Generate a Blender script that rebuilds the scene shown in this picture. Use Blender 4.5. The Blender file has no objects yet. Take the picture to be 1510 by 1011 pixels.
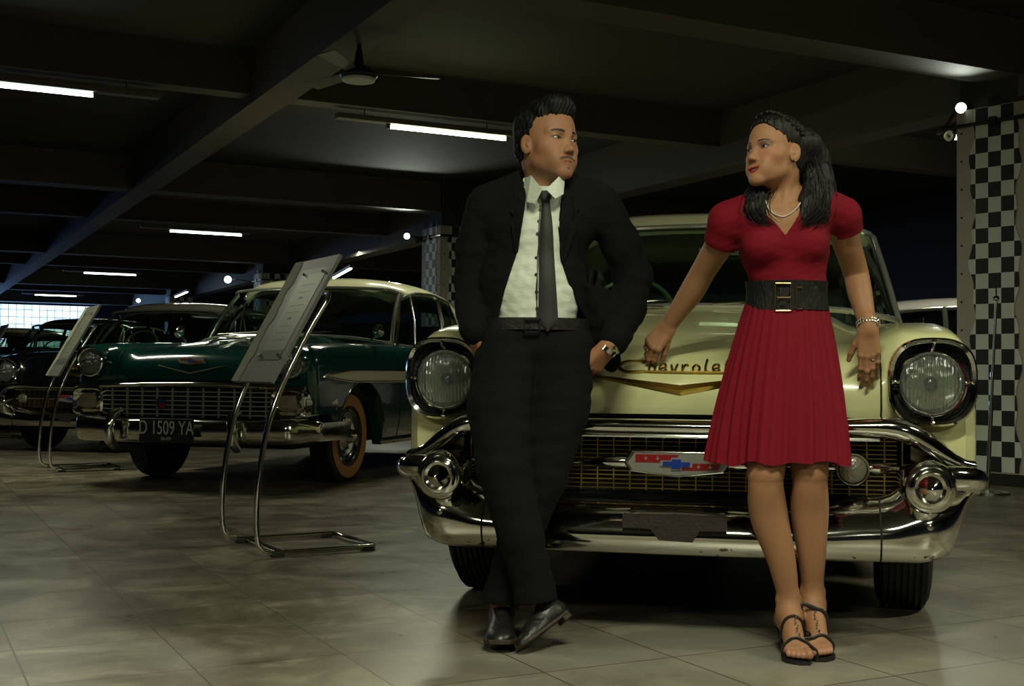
import bpy, bmesh, math, random
import numpy as np
from mathutils import Vector, Matrix
random.seed(7)
rng = np.random.RandomState(5)
S = bpy.context.scene
COL = S.collection
R = math.radians
# ---------------------------------------------------------------- camera
CAM_H = 0.80
FPX = 1800.0
cam_d = bpy.data.cameras.new('camera'); cam = bpy.data.objects.new('camera', cam_d); COL.objects.link(cam)
cam_d.sensor_width = 36.0; cam_d.lens = 36.0*FPX/1510.0; cam_d.clip_start = 0.05; cam_d.clip_end = 200
PITCH, ROLL = R(1.45), R(0.45)
fw = Vector((0, math.cos(PITCH), math.sin(PITCH))); rt = Vector((1, 0, 0)); up = rt.cross(fw)
rt2 = rt*math.cos(ROLL) + up*math.sin(ROLL); up2 = up*math.cos(ROLL) - rt*math.sin(ROLL)
M = Matrix((( rt2.x, up2.x, -fw.x, 0), (rt2.y, up2.y, -fw.y, 0), (rt2.z, up2.z, -fw.z, CAM_H), (0, 0, 0, 1)))
cam.matrix_world = M
S.camera = cam
S.view_settings.view_transform = 'Standard'; S.view_settings.look = 'None'
S.view_settings.gamma = 1.0; S.view_settings.use_curve_mapping = False
S.view_settings.exposure = 0.7
S.cycles.max_bounces = 8; S.cycles.glossy_bounces = 4; S.cycles.transparent_max_bounces = 12
S.cycles.transmission_bounces = 6; S.cycles.diffuse_bounces = 3
S.cycles.sample_clamp_indirect = 4.0
S.cycles.caustics_reflective = False; S.cycles.caustics_refractive = False
# ---------------------------------------------------------------- world
w = bpy.data.worlds.new('night'); S.world = w; w.use_nodes = True
w.node_tree.nodes['Background'].inputs[0].default_value = (0.012, 0.014, 0.02, 1)
w.node_tree.nodes['Background'].inputs[1].default_value = 0.3

def P(px, py, D):
    """world point seen at photograph position (px,py) at a depth of D metres from the camera"""
    d = (rt2*((px-755.0)/FPX) + up2*((505.5-py)/FPX) + fw)
    d = d*(D/d.y)
    return Vector((d.x, d.y, d.z+CAM_H))
# room axes: u across the hall, v along it
RA = R(27.1)
def UV(u, v, z=0.0):
    return Vector((u*math.cos(RA) - v*math.sin(RA), u*math.sin(RA) + v*math.cos(RA), z))

# ---------------------------------------------------------------- large lights (fluorescent battens over the aisle nearest the visitors)
def area(name, loc, rot, sx, sy, energy, color):
    d = bpy.data.lights.new(name, 'AREA'); d.shape = 'RECTANGLE'; d.size = sx; d.size_y = sy; d.energy = energy; d.color = color
    o = bpy.data.objects.new(name, d); COL.objects.link(o); o.location = loc; o.rotation_euler = rot
    return o
LIGHTS = [ # u, v, length, watts   light given by the ceiling tubes
    (0.85, 1.0, 1.2, 60), (4.5, 1.0, 1.2, 38), (-2.8, 1.0, 1.2, 36), (0.85, -3.0, 1.2, 50),
    (4.5, 10.05, 1.2, 30), (0.83, 10.05, 1.2, 30), (4.45, 19.23, 1.2, 30), (4.45, 28.5, 1.2, 24), (7.6, 20.5, 1.2, 26), (9.0, 8.0, 1.2, 11),  # the last entry is added to brighten the pale car
]
for i, (u_, v_, l_, e_) in enumerate(LIGHTS):
    area('tube_light', UV(u_, v_, 2.945), (0, 0, RA), l_, 0.06, e_, (0.98, 1.0, 0.72))

# ---------------------------------------------------------------- materials
MATS = {}
def nt(name):
    m = bpy.data.materials.new(name); m.use_nodes = True
    MATS[name] = m
    return m, m.node_tree, m.node_tree.nodes['Principled BSDF']
def mat(name, col, rough=0.5, metal=0.0, coat=0.0, spec=None, emis=None, es=0.0, bump=None, noise=None, sheen=0.0, sss=0.0, alpha=None):
    """bump=(scale,strength,(sx,sy,sz)); noise=(scale,amount) varies the colour"""
    m, t, b = nt(name)
    b.inputs['Base Color'].default_value = (*col, 1); b.inputs['Roughness'].default_value = rough
    b.inputs['Metallic'].default_value = metal; b.inputs['Coat Weight'].default_value = coat; b.inputs['Coat Roughness'].default_value = 0.04
    if spec is not None: b.inputs['Specular IOR Level'].default_value = spec
    if sheen: b.inputs['Sheen Weight'].default_value = sheen
    if sss:
        b.inputs['Subsurface Weight'].default_value = sss; b.inputs['Subsurface Radius'].default_value = (0.02, 0.008, 0.004); b.inputs['Subsurface Scale'].default_value = 0.4
    if emis: b.inputs['Emission Color'].default_value = (*emis, 1); b.inputs['Emission Strength'].default_value = es
    if alpha is not None: b.inputs['Alpha'].default_value = alpha
    if bump or noise:
        tc = t.nodes.new('ShaderNodeTexCoord'); mp = t.nodes.new('ShaderNodeMapping')
        t.links.new(tc.outputs['Object'], mp.inputs[0])
    if bump:
        mp.inputs['Scale'].default_value = bump[2] if len(bump) > 2 else (1, 1, 1)
        n = t.nodes.new('ShaderNodeTexNoise'); n.inputs['Scale'].default_value = bump[0]; n.inputs['Detail'].default_value = 4
        bp = t.nodes.new('ShaderNodeBump'); bp.inputs['Strength'].default_value = bump[1]; bp.inputs['Distance'].default_value = 0.01
        t.links.new(mp.outputs[0], n.inputs['Vector']); t.links.new(n.outputs[0], bp.inputs['Height']); t.links.new(bp.outputs[0], b.inputs['Normal'])
    if noise:
        n = t.nodes.new('ShaderNodeTexNoise'); n.inputs['Scale'].default_value = noise[0]; n.inputs['Detail'].default_value = 6
        cr = t.nodes.new('ShaderNodeMix'); cr.data_type = 'RGBA'; cr.inputs[6].default_value = (*[c*(1-noise[1]) for c in col], 1); cr.inputs[7].default_value = (*[min(1, c*(1+noise[1])) for c in col], 1)
        t.links.new(mp.outputs[0], n.inputs['Vector']); t.links.new(n.outputs[0], cr.inputs[0]); t.links.new(cr.outputs[2], b.inputs['Base Color'])
    return m
def glassmat(name, tint, gloss=0.08, rough=0.02, edge=.9):
    m, t, b = nt(name)
    out = t.nodes['Material Output']; t.nodes.remove(b)
    tr = t.nodes.new('ShaderNodeBsdfTransparent'); tr.inputs[0].default_value = (*tint, 1)
    g = t.nodes.new('ShaderNodeBsdfGlossy'); g.inputs['Roughness'].default_value = rough
    lw = t.nodes.new('ShaderNodeLayerWeight'); pw = t.nodes.new('ShaderNodeMath'); pw.operation = 'POWER'; pw.inputs[1].default_value = 4.0; t.links.new(lw.outputs['Facing'], pw.inputs[0])
    lw.inputs[0].default_value = .5; ma = t.nodes.new('ShaderNodeMath'); ma.operation = 'MULTIPLY_ADD'; ma.inputs[1].default_value = edge; ma.inputs[2].default_value = gloss; t.links.new(pw.outputs[0], ma.inputs[0])
    mx = t.nodes.new('ShaderNodeMixShader'); t.links.new(ma.outputs[0], mx.inputs[0]); t.links.new(tr.outputs[0], mx.inputs[1]); t.links.new(g.outputs[0], mx.inputs[2]); t.links.new(mx.outputs[0], out.inputs[0])
    return m
mat('cream_paint', (0.62, 0.61, 0.33), 0.25, coat=0.8)
mat('roof_cream', (0.60, 0.58, 0.38), 0.25, coat=0.8)
mat('green_paint', (0.0025, 0.042, 0.037), 0.14, coat=1.0)
mat('black_paint', (0.004, 0.005, 0.008), 0.2, coat=1.0)
mat('white_paint', (0.55, 0.52, 0.52), 0.25, coat=0.8)
mat('grey_paint', (0.30, 0.29, 0.25), 0.25, coat=0.8)
mat("bright_trim", (0.62, 0.62, 0.56), 0.18, 0.8)
m = mat('chrome', (0.78, 0.78, 0.73), 0.08, 1.0, bump=(9, 0.05))
mat('grille_silver', (0.36, 0.36, 0.31), 0.35, 0.5)
mat('dull_chrome', (0.42, 0.42, 0.36), 0.2, 1.0, bump=(30, 0.05))
mat('gold_trim', (0.50, 0.33, 0.07), 0.28, 1.0)
mat('gold_grille', (0.33, 0.24, 0.07), 0.4, 0.7)
mat('rust', (0.016, 0.010, 0.008), 0.7, bump=(60, 0.4), noise=(30, .5))
mat('rubber', (0.012, 0.012, 0.011), 0.6)
mat('whitewall', (0.42, 0.19, 0.055), 0.6)
mat('black_void', (0.003, 0.003, 0.003), 0.8)
mat('interior', (0.010, 0.016, 0.013), 0.7)
mat('seat_cloth', (0.03, 0.05, 0.04), 0.7)
mat('wheel_green', (0.16, 0.25, 0.17), 0.3)
mat('emblem_red', (0.22, 0.005, 0.007), 0.3, coat=.5)
mat('emblem_blue', (0.006, 0.03, 0.24), 0.3, coat=.5)
mat('emblem_silver', (0.27, 0.27, 0.25), 0.3, 0.4)
glassmat('car_glass', (0.50, 0.60, 0.53), .06)
glassmat('lens_clear', (0.9, 0.92, 0.9))
mat('reflector', (0.36, 0.38, 0.38), 0.15, 1.0)
mat('black_plastic', (0.012, 0.012, 0.012), 0.4)
mat('plate_black', (0.012, 0.012, 0.013), 0.35)
mat('plate_text', (0.38, 0.38, 0.33), 0.4)
mat('badge_dark', (0.02, 0.03, 0.05), 0.3)

# ---------------------------------------------------------------- mesh helpers
class MB:
    def __init__(s): s.v = []; s.f = []; s.m = []; s.mats = []
    def mi(s, m):
        if m not in s.mats: s.mats.append(m)
        return s.mats.index(m)
    def add(s, vs, fs, m=None):
        o = len(s.v); s.v += [tuple(v) for v in vs]; k = s.mi(m) if m else 0
        for f in fs: s.f.append(tuple(i+o for i in f)); s.m.append(k)
    def box(s, c, d, rz=0, m=None, R3=None):
        vs = [Vector((x*d[0]/2, y*d[1]/2, z*d[2]/2)) for x in (-1, 1) for y in (-1, 1) for z in (-1, 1)]
        rot = R3 if R3 is not None else Matrix.Rotation(rz, 3, 'Z')
        s.add([rot @ v + Vector(c) for v in vs], [(0, 1, 3, 2), (4, 6, 7, 5), (0, 4, 5, 1), (2, 3, 7, 6), (0, 2, 6, 4), (1, 5, 7, 3)], m)
    def grid(s, P_, m=None, cu=False, cv=False, flip=False):
        n = len(P_); k = len(P_[0]); vs = [p for r in P_ for p in r]; fs = []
        for i in range(n if cu else n-1):
            for j in range(k if cv else k-1):
                a, b, c, d = i*k+j, i*k+(j+1) % k, ((i+1) % n)*k+(j+1) % k, ((i+1) % n)*k+j
                fs.append((a, d, c, b) if flip else (a, b, c, d))
        s.add(vs, fs, m)
    def tube(s, pts, r, n=10, m=None, caps=True, closed=False, flat=None):
        """sweep a circle (or ellipse: flat=(w,h)) along points"""
        pts = [Vector(p) for p in pts]; N = len(pts); rs = r if hasattr(r, '__len__') else [r]*N
        rings = []; prev = None
        for i in range(N):
            a = pts[(i-1) % N] if (closed or i > 0) else pts[i]; b = pts[(i+1) % N] if (closed or i < N-1) else pts[i]
            t = (b-a).normalized()
            if prev is None:
                q = Vector((0, 0, 1)) if abs(t.z) < 0.9 else Vector((0, 1, 0))
                x = q.cross(t).normalized()
            else:
                x = (prev - t*prev.dot(t)).normalized()
            prev = x; y = t.cross(x)
            fx, fy = flat if flat else (1, 1)
            rings.append([pts[i] + x*(rs[i]*fx*math.cos(2*math.pi*k/n)) + y*(rs[i]*fy*math.sin(2*math.pi*k/n)) for k in range(n)])
        s.grid(rings, m, cu=closed, cv=True)
        if caps and not closed:
            o = len(s.v) - N*n
            k = s.mi(m) if m else 0
            s.f.append(tuple(o+i for i in range(n))[::-1]); s.m.append(k)
            s.f.append(tuple(o+(N-1)*n+i for i in range(n))); s.m.append(k)
    def lathe(s, prof, origin, axis, n=32, m=None, cap=False):
        """prof = [(distance along axis, radius)]"""
        a = Vector(axis).normalized(); q = Vector((0, 0, 1)) if abs(a.z) < .9 else Vector((1, 0, 0))
        x = q.cross(a).normalized(); y = a.cross(x); o = Vector(origin)
        s.grid([[o + a*h + x*(r*math.cos(2*math.pi*k/n)) + y*(r*math.sin(2*math.pi*k/n)) for k in range(n)] for h, r in prof], m, cv=True)
        if cap:
            b = len(s.v) - n*len(prof); k_ = s.mi(m) if m else 0
            s.f.append(tuple(b+i for i in range(n))); s.m.append(k_)
            s.f.append(tuple(b+(len(prof)-1)*n+i for i in range(n))[::-1]); s.m.append(k_)
    def prism(s, poly, z0, z1, m=None, xf=None):
        """poly in the (a,b) plane, extruded; xf maps (a,b,c) to a point"""
        n = len(poly); xf = xf or (lambda a, b, c: (a, b, c))
        vs = [xf(a, b, z0) for a, b in poly] + [xf(a, b, z1) for a, b in poly]
        s.add(vs, [tuple(range(n))[::-1], tuple(range(n, 2*n))] + [(i, (i+1) % n, n+(i+1) % n, n+i) for i in range(n)], m)
    def sphere(s, c, r, m=None, n=16, sc=(1, 1, 1)):
        rows = []
        for i in range(n//2+1):
            a = math.pi*i/(n//2)
            rows.append([(c[0]+r*sc[0]*max(math.sin(a), 1e-4)*math.cos(2*math.pi*j/n), c[1]+r*sc[1]*max(math.sin(a), 1e-4)*math.sin(2*math.pi*j/n), c[2]+r*sc[2]*math.cos(a)) for j in range(n)])
        s.grid(rows, m, cv=True, flip=True)
    def build(s, name, material=None, parent=None, smooth=40, fix=True, mirror=False):
        if mirror:
            o = len(s.v); nf = len(s.f)
            s.v += [(-a, b, c) for a, b, c in s.v]
            for i in range(nf): s.f.append(tuple(k+o for k in s.f[i])[::-1]); s.m.append(s.m[i])
        me = bpy.data.meshes.new(name); me.from_pydata([tuple(v) for v in s.v], [], s.f)
        mats = s.mats if s.mats else [material]
        for k in mats: me.materials.append(MATS[k if k else material])
        if s.mats: me.polygons.foreach_set('material_index', s.m)
        if fix:
            bm = bmesh.new(); bm.from_mesh(me); bmesh.ops.remove_doubles(bm, verts=bm.verts, dist=1e-5); bmesh.ops.recalc_face_normals(bm, faces=bm.faces); bm.to_mesh(me); bm.free()
        if smooth:
            me.polygons.foreach_set('use_smooth', [True]*len(me.polygons)); me.set_sharp_from_angle(angle=R(smooth))
        o = bpy.data.objects.new(name, me); COL.objects.link(o)
        if parent is not None: o.parent = parent
        return o
def empty(name, loc=(0, 0, 0), rz=0, parent=None):
    o = bpy.data.objects.new(name, None); COL.objects.link(o); o.location = loc; o.rotation_euler = (0, 0, rz); o.empty_display_size = .1
    if parent is not None: o.parent = parent
    return o
def tag(o, label=None, cat=None, group=None, kind=None):
    if label: o['label'] = label
    if cat: o['category'] = cat
    if group: o['group'] = group
    if kind: o['kind'] = kind
    return o
def copy_tree(o, parent=None):
    c = o.copy(); COL.objects.link(c); c.parent = parent
    for ch in list(o.children): copy_tree(ch, c)
    return c
def crv(pts, n):
    """smooth curve through points (Catmull-Rom), n samples"""
    p = np.array(pts, float); k = len(p)
    d = np.r_[0, np.cumsum(np.maximum(np.linalg.norm(np.diff(p, axis=0), axis=1), 1e-6))]; d /= d[-1]
    tt = np.linspace(0, 1, n); out = np.zeros((n, p.shape[1]))
    tan = np.zeros_like(p)
    for i in range(k):
        a, b = max(0, i-1), min(k-1, i+1); tan[i] = (p[b]-p[a])/max(d[b]-d[a], 1e-9)
    idx = np.clip(np.searchsorted(d, tt, side='right')-1, 0, k-2)
    h = d[idx+1]-d[idx]; s_ = ((tt-d[idx])/h)[:, None]; h = h[:, None]
    out = (2*s_**3-3*s_**2+1)*p[idx] + (s_**3-2*s_**2+s_)*h*tan[idx] + (-2*s_**3+3*s_**2)*p[idx+1] + (s_**3-s_**2)*h*tan[idx+1]
    return out
def ip(x, xs, ys):
    """smooth 1-d interpolation (cosine-free cubic hermite)"""
    x = np.asarray(x, float); xs = np.array(xs, float); ys = np.array(ys, float)
    m_ = np.gradient(ys, xs); i = np.clip(np.searchsorted(xs, x, side='right')-1, 0, len(xs)-2); h = xs[i+1]-xs[i]
    t = np.clip((x-xs[i])/h, 0, 1)
    return (2*t**3-3*t**2+1)*ys[i]+(t**3-2*t**2+t)*h*m_[i]+(-2*t**3+3*t**2)*ys[i+1]+(t**3-t**2)*h*m_[i+1]
def sst(a, b, x):
    t = np.clip((np.asarray(x, float)-a)/(b-a), 0, 1); return t*t*(3-2*t)
def bevel(o, w_, n=2):
    md = o.modifiers.new('bevel', 'BEVEL'); md.width = w_; md.segments = n; md.limit_method = 'ANGLE'; md.angle_limit = R(50)
    return o
def textobj(name, body, size, parent, material, ext=0.002, sx=1.0, shear=0.0, bevel_=0.0, offset=0.0):
    c = bpy.data.curves.new(name, 'FONT'); c.body = body; c.size = size; c.extrude = ext; c.align_x = 'CENTER'; c.align_y = 'CENTER'; c.shear = shear; c.bevel_depth = bevel_; c.offset = offset
    t = bpy.data.objects.new(name, c); COL.objects.link(t)
    dg = bpy.context.evaluated_depsgraph_get(); me = bpy.data.meshes.new_from_object(t.evaluated_get(dg))
    bpy.data.objects.remove(t); me.materials.clear(); me.materials.append(MATS[material])
    o = bpy.data.objects.new(name, me); COL.objects.link(o); o.parent = parent; o.scale = (sx, 1, 1)
    return o
# ================================================================ the hall
RS = 0.976   # scale of the hall grid
def uvbox(mb, u0, u1, v0, v1, z0, z1, m=None):
    c = UV((u0+u1)/2, (v0+v1)/2, (z0+z1)/2); mb.box(c, (u1-u0, v1-v0, z1-z0), RA, m)
def room_mats():
    # floor tiles, in hall coordinates
    m, t, b = nt('floor_tile'); L = t.links.new; N = t.nodes.new
    tc = N('ShaderNodeTexCoord'); br = N('ShaderNodeTexBrick')
    br.offset = 0.0; br.squash = 1.0
    mp = N('ShaderNodeMapping'); mp.inputs['Rotation'].default_value = (0, 0, -RA)
    L(tc.outputs['Object'], mp.inputs[0])
    mp2 = N('ShaderNodeMapping'); mp2.inputs['Location'].default_value = (-0.343*RS+0.417*20, -3.41*RS+0.434*30, 0)
    L(mp.outputs[0], mp2.inputs[0])
    L(mp2.outputs[0], br.inputs['Vector'])
    br.inputs['Scale'].default_value = 1.0; br.inputs['Brick Width'].default_value = 0.417; br.inputs['Row Height'].default_value = 0.434
    br.inputs['Mortar Size'].default_value = 0.0028; br.inputs['Mortar Smooth'].default_value = 0.2; br.inputs['Bias'].default_value = 0.0
    br.inputs['Color1'].default_value = (0.0, 0, 0, 1); br.inputs['Color2'].default_value = (1, 1, 1, 1); br.inputs['Mortar'].default_value = (0.5, .5, .5, 1)
    # slate-like mottling
    n1 = N('ShaderNodeTexNoise'); n1.inputs['Scale'].default_value = 3.6; n1.inputs['Detail'].default_value = 12; n1.inputs['Roughness'].default_value = 0.70; n1.inputs['Distortion'].default_value = 0.6
    n2 = N('ShaderNodeTexNoise'); n2.inputs['Scale'].default_value = 0.45; n2.inputs['Detail'].default_value = 3
    L(mp2.outputs[0], n1.inputs['Vector']); L(mp2.outputs[0], n2.inputs['Vector'])
    r1 = N('ShaderNodeValToRGB'); e = r1.color_ramp.elements
    e[0].position = 0.34; e[0].color = (0.085, 0.070, 0.045, 1); e[1].position = 0.68; e[1].color = (0.34, 0.305, 0.235, 1)
    x = e.new(0.52); x.color = (0.185, 0.162, 0.118, 1)
    L(n1.outputs[0], r1.inputs[0])
    mx = N('ShaderNodeMix'); mx.data_type = 'RGBA'; mx.blend_type = 'MULTIPLY'; mx.inputs[0].default_value = 0.75
    r2 = N('ShaderNodeValToRGB'); r2.color_ramp.elements[0].color = (0.62, 0.58, 0.52, 1); r2.color_ramp.elements[1].color = (1.25, 1.25, 1.22, 1)
    L(br.outputs['Color'], r2.inputs[0]); L(r1.outputs[0], mx.inputs[6]); L(r2.outputs[0], mx.inputs[7])
    # plainer pale tiles in a patch of the aisle
    mxp = N('ShaderNodeMix'); mxp.data_type = 'RGBA'
    r3 = N('ShaderNodeValToRGB'); r3.color_ramp.elements[0].position = 0.5; r3.color_ramp.elements[1].position = 0.66; r3.color_ramp.elements[1].color = (.7, .7, .7, 1)
    L(n2.outputs[0], r3.inputs[0]); L(r3.outputs[0], mxp.inputs[0]); L(mx.outputs[2], mxp.inputs[6]); mxp.inputs[7].default_value = (0.29, 0.275, 0.235, 1)
    mg = N('ShaderNodeMix'); mg.data_type = 'RGBA'; mg.inputs[7].default_value = (0.085, 0.058, 0.038, 1)
    L(br.outputs['Fac'], mg.inputs[0]); L(mxp.outputs[2], mg.inputs[6]); L(mg.outputs[2], b.inputs['Base Color'])
    rr = N('ShaderNodeMapRange'); rr.inputs[3].default_value = 0.20; rr.inputs[4].default_value = 0.42; L(n1.outputs[0], rr.inputs[0]); L(rr.outputs[0], b.inputs['Roughness'])
    bp = N('ShaderNodeBump'); bp.inputs['Strength'].default_value = 0.35; bp.inputs['Distance'].default_value = 0.006
    ma = N('ShaderNodeMath'); ma.operation = 'MULTIPLY_ADD'; ma.inputs[1].default_value = -1.2; L(br.outputs['Fac'], ma.inputs[0]); L(n1.outputs[0], ma.inputs[2]); L(ma.outputs[0], bp.inputs['Height']); L(bp.outputs[0], b.inputs['Normal'])
    mat('ceiling_paint', (0.055, 0.050, 0.040), 0.8, bump=(6, .1), noise=(1.2, .15))
    mat('beam_paint', (0.12, 0.105, 0.082), 0.75, noise=(2, .12))
    mat('wall_dark', (0.05, 0.058, 0.11), 0.8, noise=(1.5, .2))
    mat('skirting', (0.008, 0.007, 0.006), 0.6)
    mat('column_board', (0.48, 0.44, 0.37), 0.7, noise=(5, .15))
    mat('check_white', (0.72, 0.76, 0.70), 0.55, noise=(8, .1))
    mat('check_black', (0.010, 0.010, 0.012), 0.55)
    mat('batten', (0.16, 0.15, 0.12), 0.5)
    mat('tube_glow', (1, 1, 1), 0.4, emis=(0.86, 1.0, 0.62), es=9.0)
    mat('tube_glow_blue', (1, 1, 1), 0.4, emis=(0.80, 0.95, 1.0), es=7.0)
    mat('lamp_glow', (1, 1, 1), 0.4, emis=(0.90, 1.0, 0.82), es=5.0)
    mat('lamp_off', (0.6, 0.6, 0.55), 0.08, 1.0)
    # glass blocks, daylight behind
    m, t, b = nt('glass_block'); L = t.links.new; N = t.nodes.new
    tc = N('ShaderNodeTexCoord'); br = N('ShaderNodeTexBrick'); br.offset = 0; L(tc.outputs['Object'], br.inputs['Vector'])
    br.inputs['Scale'].default_value = 1; br.inputs['Brick Width'].default_value = 0.20*1.22; br.inputs['Row Height'].default_value = 0.20*1.22; br.inputs['Mortar Size'].default_value = 0.010
    br.inputs['Color1'].default_value = (0.42, 0.72, 1.0, 1); br.inputs['Color2'].default_value = (0.75, 0.92, 1.0, 1); br.inputs['Mortar'].default_value = (0.02, 0.06, 0.14, 1)
    L(br.outputs['Color'], b.inputs['Emission Color']); b.inputs['Emission Strength'].default_value = 1.25; b.inputs['Base Color'].default_value = (.3, .4, .5, 1)
room_mats()
U0, U1, V0, V1, ZC = -13.0, 13.5, -9.0, 44.0, 3.45
mb = MB(); uvbox(mb, U0, U1, V0, V1, -0.1, 0.0); tag(mb.build('floor', 'floor_tile', smooth=0), kind='structure')
mb = MB(); uvbox(mb, U0, U1, V0, V1, ZC, ZC+.15); tag(mb.build('ceiling', 'ceiling_paint', smooth=0), kind='structure')
mb = MB(); uvbox(mb, U1, U1+.2, V0, V1, 0, ZC); tag(mb.build('wall_right', 'wall_dark', smooth=0), kind='structure')
mb = MB(); uvbox(mb, U0-.2, U0, V0, V1, 0, ZC); tag(mb.build('wall_left', 'wall_dark', smooth=0), kind='structure')
mb = MB(); uvbox(mb, U0, U1, V0-.2, V0, 0, ZC); tag(mb.build('wall_near', 'wall_dark', smooth=0), kind='structure')
mb = MB()                                                   # far wall with the opening for the glass blocks
wu0, wu1, wz0, wz1 = -4.0, 6.3, 1.2, 3.0
uvbox(mb, U0, wu0, V1, V1+.2, 0, ZC); uvbox(mb, wu1, U1, V1, V1+.2, 0, ZC); uvbox(mb, wu0, wu1, V1, V1+.2, 0, wz0); uvbox(mb, wu0, wu1, V1, V1+.2, wz1, ZC)
tag(mb.build('wall_far', 'wall_dark', smooth=0, fix=False), kind='structure')
mb = MB(); mb.box((0, 0, 0), (wu1-wu0, wz1-wz0, .1))
o = mb.build('window_1', 'glass_block', smooth=0); o.rotation_euler = (R(90), 0, RA); o.location = UV((wu0+wu1)/2, V1+.1, (wz0+wz1)/2); tag(o, kind='structure')
area('daylight_window', UV((wu0+wu1)/2-.0, V1-.15, (wz0+wz1)/2), (R(-90), 0, RA), wu1-wu0, wz1-wz0, 130, (0.14, 0.38, 1.0))
# ceiling beams
BV = [6.45+9.18*k for k in range(-1, 5)]; BS = [10.05+9.18*k for k in range(-1, 4)]
k = 1
for v in BV:
    mb = MB(); uvbox(mb, U0, U1, v-.17, v+.17, 3.04, ZC); tag(mb.build('trim_%d' % k, 'beam_paint', smooth=0), kind='structure'); k += 1
for v in BS:
    mb = MB(); uvbox(mb, U0, U1, v-.11, v+.11, 3.10, ZC); tag(mb.build('trim_%d' % k, 'beam_paint', smooth=0), kind='structure'); k += 1
for u in (-5.2, 2.78):
    mb = MB(); uvbox(mb, u-.14, u+.14, V0, V1, 3.02, ZC); tag(mb.build('trim_%d' % k, 'beam_paint', smooth=0), kind='structure'); k += 1
mb = MB(); uvbox(mb, 7.42, 7.72, V0, V1, 2.88, ZC); tag(mb.build('trim_%d' % k, 'beam_paint', smooth=0), kind='structure'); k += 1

# fluorescent battens
def batten(u0, u1, v, lit0, lit1, label, glow='tube_glow', along=False, z=3.0):
    """housing from u0 to u1, glowing tube between lit0 and lit1"""
    c = UV((u0+u1)/2, v, 0) if not along else UV(v, (u0+u1)/2, 0)
    r = empty('fluorescent_light', (c.x, c.y, z), RA if not along else RA+R(90)); L_ = u1-u0; q = (u0+u1)/2
    sg = 1
    mb = MB(); mb.box((0, 0, 0.02), (L_, .10, .05)); bevel(mb.build('housing', 'batten', r, smooth=0), .008)
    mb = MB(); mb.tube([((lit0-q)*sg, 0, -.028), ((lit1-q)*sg, 0, -.028)], .016, 10, 'tube_glow'); mb.build('tube', glow, r).data.materials[0] = MATS[glow]
    for e_ in (lit0, lit1):
        mb = MB(); mb.box(((e_-q)*sg, 0, -.02), (.025, .045, .05)); mb.build('end_cap', 'batten', r, smooth=0)
    # the hanger rods up to the beam
    for e_ in (-.35, .35):
        mb = MB(); mb.tube([(L_*e_, 0, .04), (L_*e_, 0, .16)], .006, 6); mb.build('hanger', 'batten', r)
    return tag(r, label, 'ceiling light', 'fluorescent tubes under the ceiling beams')
batten(3.42, 5.12, 10.05, 3.90, 5.07, 'long lit fluorescent tube on the ceiling just left of the man\'s head')
batten(.2, 1.92, 10.05, .24, 1.42, 'lit fluorescent tube cut off by the left edge of the photo', 'tube_glow_blue')
batten(3.42, 5.12, 19.23, 3.85, 5.0, 'lit fluorescent tube in the middle distance above the board stand', 'tube_glow_blue')
batten(3.42, 5.12, 28.5, 3.85, 5.0, 'smaller lit fluorescent tube, second from the far window', 'tube_glow_blue')
batten(3.42, 5.12, 37.6, 3.75, 4.9, 'smallest and farthest lit fluorescent tube, just above the far window', 'tube_glow_blue')
for u_, v_, lb_ in ((.25, 1.0, 'fluorescent tube over the floor in front of the couple, above the frame'), (3.9, 1.0, 'fluorescent tube above and right of the couple, outside the frame'), (-3.4, 1.0, 'fluorescent tube above the empty aisle at left, outside the frame'), (.25, -3.0, 'fluorescent tube behind the viewer, seen only as a reflection')):
    batten(u_, u_+1.2, v_, u_+.03, u_+1.17, lb_, 'tube_glow')
def batten_px(p0, p1, D0, D1, label):
    a = P(*p0, D0); b = P(*p1, D1); c = (a+b)/2; d = b-a
    r = empty('fluorescent_light', c, math.atan2(d.y, d.x)); L_ = d.xy.length
    mb = MB(); mb.box((0, 0, .03), (L_+.25, .07, .045)); mb.build('housing', 'batten', r, smooth=0)
    mb = MB(); mb.tube([(-L_/2, 0, 0), (L_/2, 0, 0)], .02, 10); mb.build('tube', 'tube_glow', r)
    tag(r, label, 'ceiling light', 'fluorescent tubes along the column line')
batten(8.4, 9.6, 8.0, 8.45, 9.55, 'added fluorescent tube that lights the pale car, hidden behind the right column')  # unseen extra batten, put in to lift the pale car out of the dark
batten_px((543, 375), (587, 364), 22.0, 20.6, 'lit tube sloping beside the checkered column behind the man')
batten_px((492, 396), (517, 411), 21.5, 19.5, 'short lit tube peeking out right of the board stand')
batten_px((259, 437), (276, 431), 31.0, 29.0, 'tiny lit tube above the pale roof of the dark car')

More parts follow.
